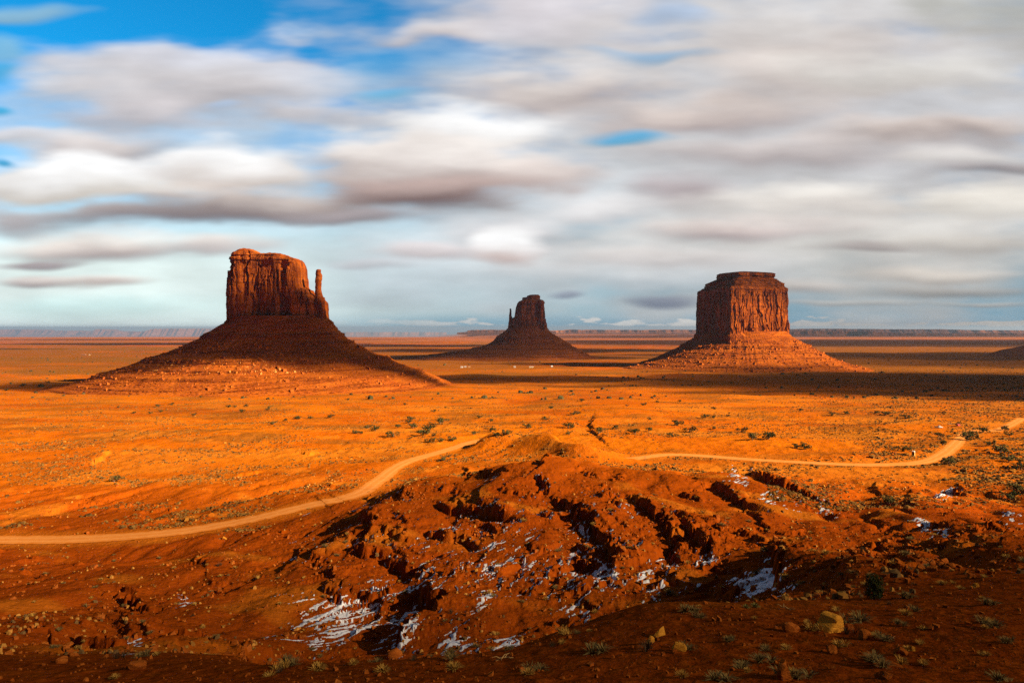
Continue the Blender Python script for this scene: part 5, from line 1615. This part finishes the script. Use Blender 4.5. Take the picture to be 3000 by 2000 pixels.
# ---------------------------------------------------------------- things by the road
def box(x0, x1, y0, y1, z0, z1, tx=0.0, ty=0.0):
    V = np.array([[x0, y0, z0], [x1, y0, z0], [x1, y1, z0], [x0, y1, z0], [x0 + tx, y0 + ty, z1], [x1 - tx, y0 + ty, z1], [x1 - tx, y1 - ty, z1], [x0 + tx, y1 - ty, z1]], float)
    F = np.array([[0, 3, 2, 1], [4, 5, 6, 7], [0, 1, 5, 4], [1, 2, 6, 5], [2, 3, 7, 6], [3, 0, 4, 7]])
    return V, F
def bevel_obj(name, vf, mat, parent, w=0.04):
    o = add_obj(name, mesh_np(name, vf[0], vf[1], mat, False), parent)
    if w:
        b = o.modifiers.new("bevel", 'BEVEL'); b.width = w; b.segments = 2
    return o
def paint(name, col, rough=0.4, metal=0.0):
    m, nt, b = new_mat(name)
    n = NB(nt)
    nt.links.new(n.mix(n.rng(n.noise(n.coord(), 3.0, 4), 0.4, 0.7, 0, 0.25), col, (0.35, 0.16, 0.06)), b.inputs["Base Color"])
    b.inputs["Roughness"].default_value = rough; b.inputs["Metallic"].default_value = metal
    b.inputs["Specular IOR Level"].default_value = 0.5
    return m
M_WHITE = paint("white_paint", (0.80, 0.80, 0.80)); M_REDP = paint("red_paint", (0.55, 0.015, 0.02)); M_BLACK = paint("dark_steel", (0.03, 0.03, 0.035), 0.6)
M_GLASS = paint("tinted_glass", (0.02, 0.025, 0.03), 0.1); M_TYRE = paint("tyre_rubber", (0.02, 0.02, 0.02), 0.9); M_RIM = paint("wheel_rim", (0.4, 0.4, 0.42), 0.3, 0.8)
M_BEIGE = paint("beige_plastic", (0.55, 0.36, 0.13), 0.6); M_TIMBER = paint("weathered_timber", (0.10, 0.06, 0.035), 0.9)
def wheels(root, xs, ys, r=0.38):
    for x in xs:
        for y in ys:
            w = add_obj("wheel", mesh_np("tyre", *tube([(x, y - 0.11, r), (x, y + 0.11, r)], [r, r], 18), M_TYRE, False), root)
            c = np.array([[x, y - 0.115, r], [x, y + 0.115, r]])
            add_obj("rim", mesh_np("rim", *tube([(x, y - 0.125, r), (x, y - 0.12, r), (x, y + 0.12, r), (x, y + 0.125, r)], [0.01, 0.24, 0.24, 0.01], 14), M_RIM, False), w)
def pickup():
    root = empty("pickup_truck", place(2750, 1254, 250) + [0, 0, 0.03])
    tag(root, "white pickup with a dark flatbed parked on the orange dirt pad", "pickup")
    bevel_obj("body", join(box(0.2, 2.75, -0.92, 0.92, 0.45, 1.12, 0.06, 0.05)), M_WHITE, root, 0.08)
    cab = bevel_obj("cab", box(-0.25, 1.45, -0.86, 0.86, 1.10, 1.82, 0.32, 0.12), M_WHITE, root, 0.08)
    bevel_obj("window", box(-0.02, 1.2, -0.84, -0.80, 1.22, 1.66, 0.18, 0.0), M_GLASS, cab, 0)
    bevel_obj("window", box(-0.02, 1.2, 0.80, 0.84, 1.22, 1.66, 0.18, 0.0), M_GLASS, cab, 0)
    bevel_obj("windscreen", box(1.22, 1.32, -0.68, 0.68, 1.16, 1.66, 0.03, 0.06), M_GLASS, cab, 0)
    bevel_obj("cab_base", box(-0.3, 0.22, -0.9, 0.9, 0.5, 1.12), M_WHITE, root, 0.05)
    bevel_obj("flatbed", join(box(-2.9, -0.34, -1.0, 1.0, 0.78, 0.95), box(-2.9, -2.82, -1.0, 1.0, 0.95, 1.45), box(-2.8, -0.36, -1.0, -0.95, 0.95, 1.4), box(-2.8, -0.36, 0.95, 1.0, 0.95, 1.4), box(-0.42, -0.36, -0.94, 0.94, 0.95, 1.7)), M_BLACK, root, 0)
    bevel_obj("bumper", box(2.76, 2.9, -0.85, 0.85, 0.42, 0.66), M_RIM, root, 0.03)
    for y in (-0.7, 0.7):
        bevel_obj("headlight", box(2.74, 2.78, y - 0.14, y + 0.14, 0.8, 0.98), M_RIM, root, 0)
    wheels(root, (-1.75, 1.85), (-0.84, 0.84))
    root.rotation_euler = (0, 0, R(-10)); root.scale = (0.92, 0.92, 0.92)
pickup()
def red_car():
    root = empty("parked_car", place(2807, 1248, 250) + [0, 0, 0.03])
    tag(root, "small red car parked at the edge of the orange dirt pad", "car")
    bevel_obj("body", box(-2.0, 2.0, -0.86, 0.86, 0.35, 0.98, 0.08, 0.05), M_REDP, root, 0.1)
    c = bevel_obj("cabin", box(-1.85, 0.95, -0.8, 0.8, 0.98, 1.58, 0.38, 0.14), M_REDP, root, 0.08)
    bevel_obj("window", box(-1.45, 0.55, -0.80, -0.76, 1.06, 1.46, 0.16, 0.0), M_GLASS, c, 0)
    bevel_obj("window", box(-1.45, 0.55, 0.76, 0.80, 1.06, 1.46, 0.16, 0.0), M_GLASS, c, 0)
    bevel_obj("rear_window", box(-1.80, -1.68, -0.6, 0.6, 1.08, 1.44, 0.02, 0.05), M_GLASS, c, 0)
    wheels(root, (-1.3, 1.3), (-0.78, 0.78), 0.33)
    root.rotation_euler = (0, 0, R(38))
red_car()
def toilet():
    root = empty("portable_toilet", place(2676, 1337, 250))
    tag(root, "beige portable toilet with a white roof standing near the road bend", "toilet")
    bevel_obj("cabin", box(-0.58, 0.58, -0.58, 0.58, 0.0, 2.12), M_BEIGE, root, 0.04)
    bevel_obj("roof", box(-0.64, 0.64, -0.64, 0.64, 2.12, 2.42, 0.16, 0.16), M_WHITE, root, 0.04)
    d = bevel_obj("door", box(-0.42, 0.42, -0.61, -0.583, 0.12, 1.98), M_BLACK, root, 0)
    bevel_obj("handle", box(0.28, 0.34, -0.65, -0.612, 0.95, 1.15), M_RIM, d, 0)
    root.rotation_euler = (0, 0, R(-42)); root.scale = (1.15, 1.15, 1.1)
toilet()
def table():
    root = empty("picnic_table", place(2782, 1244, 250))
    tag(root, "dark wooden picnic table behind the white pickup", "table")
    bevel_obj("tabletop", box(-1.2, 1.2, -0.4, 0.4, 0.70, 0.78), M_TIMBER, root, 0)
    for y in (-0.75, 0.75):
        bevel_obj("bench", box(-1.2, 1.2, y - 0.15, y + 0.15, 0.40, 0.46), M_TIMBER, root, 0)
    for x in (-0.9, 0.9):
        bevel_obj("leg", join(box(x - 0.05, x + 0.05, -0.75, 0.75, 0.34, 0.40), box(x - 0.05, x + 0.05, -0.45, -0.35, 0, 0.70), box(x - 0.05, x + 0.05, 0.35, 0.45, 0, 0.70)), M_TIMBER, root, 0)
    root.scale = (1.3, 1.3, 1.3)
table()
def post():
    root = empty("marker_post", place(1890, 1348, 250))
    tag(root, "single dark wooden post at the roadside", "post")
    add_obj("shaft", mesh_np("shaft", *tube([(0, 0, -0.3), (0.02, 0, 1.0), (0.0, 0, 2.0)], [0.13, 0.12, 0.11], 8), M_TIMBER, True), root)
    add_obj("cap", mesh_np("cap", *tube([(0, 0, 2.0), (0, 0, 2.08), (0, 0, 2.12)], [0.15, 0.13, 0.02], 8), M_TIMBER, True), root)
post()
for k in range(9):
    p = place(2702 + k * 1.5, 1257 - k * 1.9, 250)
    o = add_obj("kerb_stone", ROCKS[k]); o.location = p; o.scale = (0.42, 0.36, 0.34); o.rotation_euler = (0, 0, k * 1.3)
    tag(o, "pale stone in the short row lining the dirt pad", "stone", "stones lining the dirt pad")
def house(px, py, w, d, h, wall, roof, lb, ymin=600):
    root = empty("house", place(px, py, ymin))
    tag(root, lb, "house")
    wl = bevel_obj("wall", box(-w / 2, w / 2, -d / 2, d / 2, -0.6, h), wall, root, 0)
    V = np.array([[-w / 2 - .4, -d / 2 - .4, h], [w / 2 + .4, -d / 2 - .4, h], [w / 2 + .4, d / 2 + .4, h], [-w / 2 - .4, d / 2 + .4, h], [-w / 2 - .4, 0, h * 1.5], [w / 2 + .4, 0, h * 1.5]])
    V[:, 2] += 0.01
    me = bpy.data.meshes.new("roof"); me.from_pydata(V.tolist(), [], [(0, 1, 5, 4), (2, 3, 4, 5), (1, 2, 5), (3, 0, 4), (0, 3, 2, 1)]); me.materials.append(roof)
    add_obj("roof", me, root)
    bevel_obj("door", box(-0.5, 0.5, -d / 2 - 0.05, -d / 2 - 0.004, 0, 2.0), M_TIMBER, root, 0)
    for x in (-w / 3, w / 3):
        bevel_obj("window", box(x - 0.6, x + 0.6, -d / 2 - 0.05, -d / 2 - 0.004, 1.0, 2.0), M_GLASS, root, 0)
M_ROOFR = paint("red_roofing", (0.30, 0.07, 0.04), 0.8); M_ROOFG = paint("grey_roofing", (0.34, 0.32, 0.32), 0.7)
house(1353, 1077, 6, 4, 2.4, M_WHITE, M_ROOFG, "white far house, leftmost of the row between the mittens")
house(1363, 1076, 5, 4, 2.2, M_WHITE, M_ROOFG, "small white far house beside the leftmost one")
house(1374, 1076, 6, 5, 2.6, M_BEIGE, M_ROOFR, "beige far shed at the right end of the white houses")
house(1508, 1077, 5, 4, 2.5, M_WHITE, M_ROOFG, "tiny white shed below the smallest butte")
house(1557, 1077, 11, 5, 2.4, M_BEIGE, M_ROOFG, "long grey-roofed far house below the smallest butte")
house(1617, 1076, 4, 4, 2.4, M_WHITE, M_WHITE, "white tank-like shed right of the long far house")
house(245, 1041, 16, 7, 3.2, M_TIMBER, M_ROOFR, "red-roofed far ranch house on the left plain", 1200)
house(262, 1041, 4, 3, 2.4, M_BEIGE, M_ROOFG, "tiny pale shed right of the ranch house", 1200)

# ---------------------------------------------------------------- haze
def haze():
    m = bpy.data.materials.new("haze_air"); m.use_nodes = True
    nt = m.node_tree; nt.nodes.clear()
    pv = nt.nodes.new("ShaderNodeVolumePrincipled")
    pv.inputs["Density"].default_value = 2.2e-5
    pv.inputs["Color"].default_value = (0.72, 0.84, 1.0, 1)
    pv.inputs["Anisotropy"].default_value = 0.6
    o = nt.nodes.new("ShaderNodeOutputMaterial"); nt.links.new(pv.outputs[0], o.inputs["Volume"])
    x, y0, y1, z0, z1 = 181000.0, -5000.0, 91000.0, -1120.0, 172.0
    V = np.array([[-x, y0, z0], [x, y0, z0], [x, y1, z0], [-x, y1, z0], [-x, y0, z1], [x, y0, z1], [x, y1, z1], [-x, y1, z1]])
    F = np.array([[0, 3, 2, 1], [4, 5, 6, 7], [0, 1, 5, 4], [1, 2, 6, 5], [2, 3, 7, 6], [3, 0, 4, 7]])
    tag(add_obj("haze", mesh_np("haze", V, F, m, False)), kind="stuff")
haze()
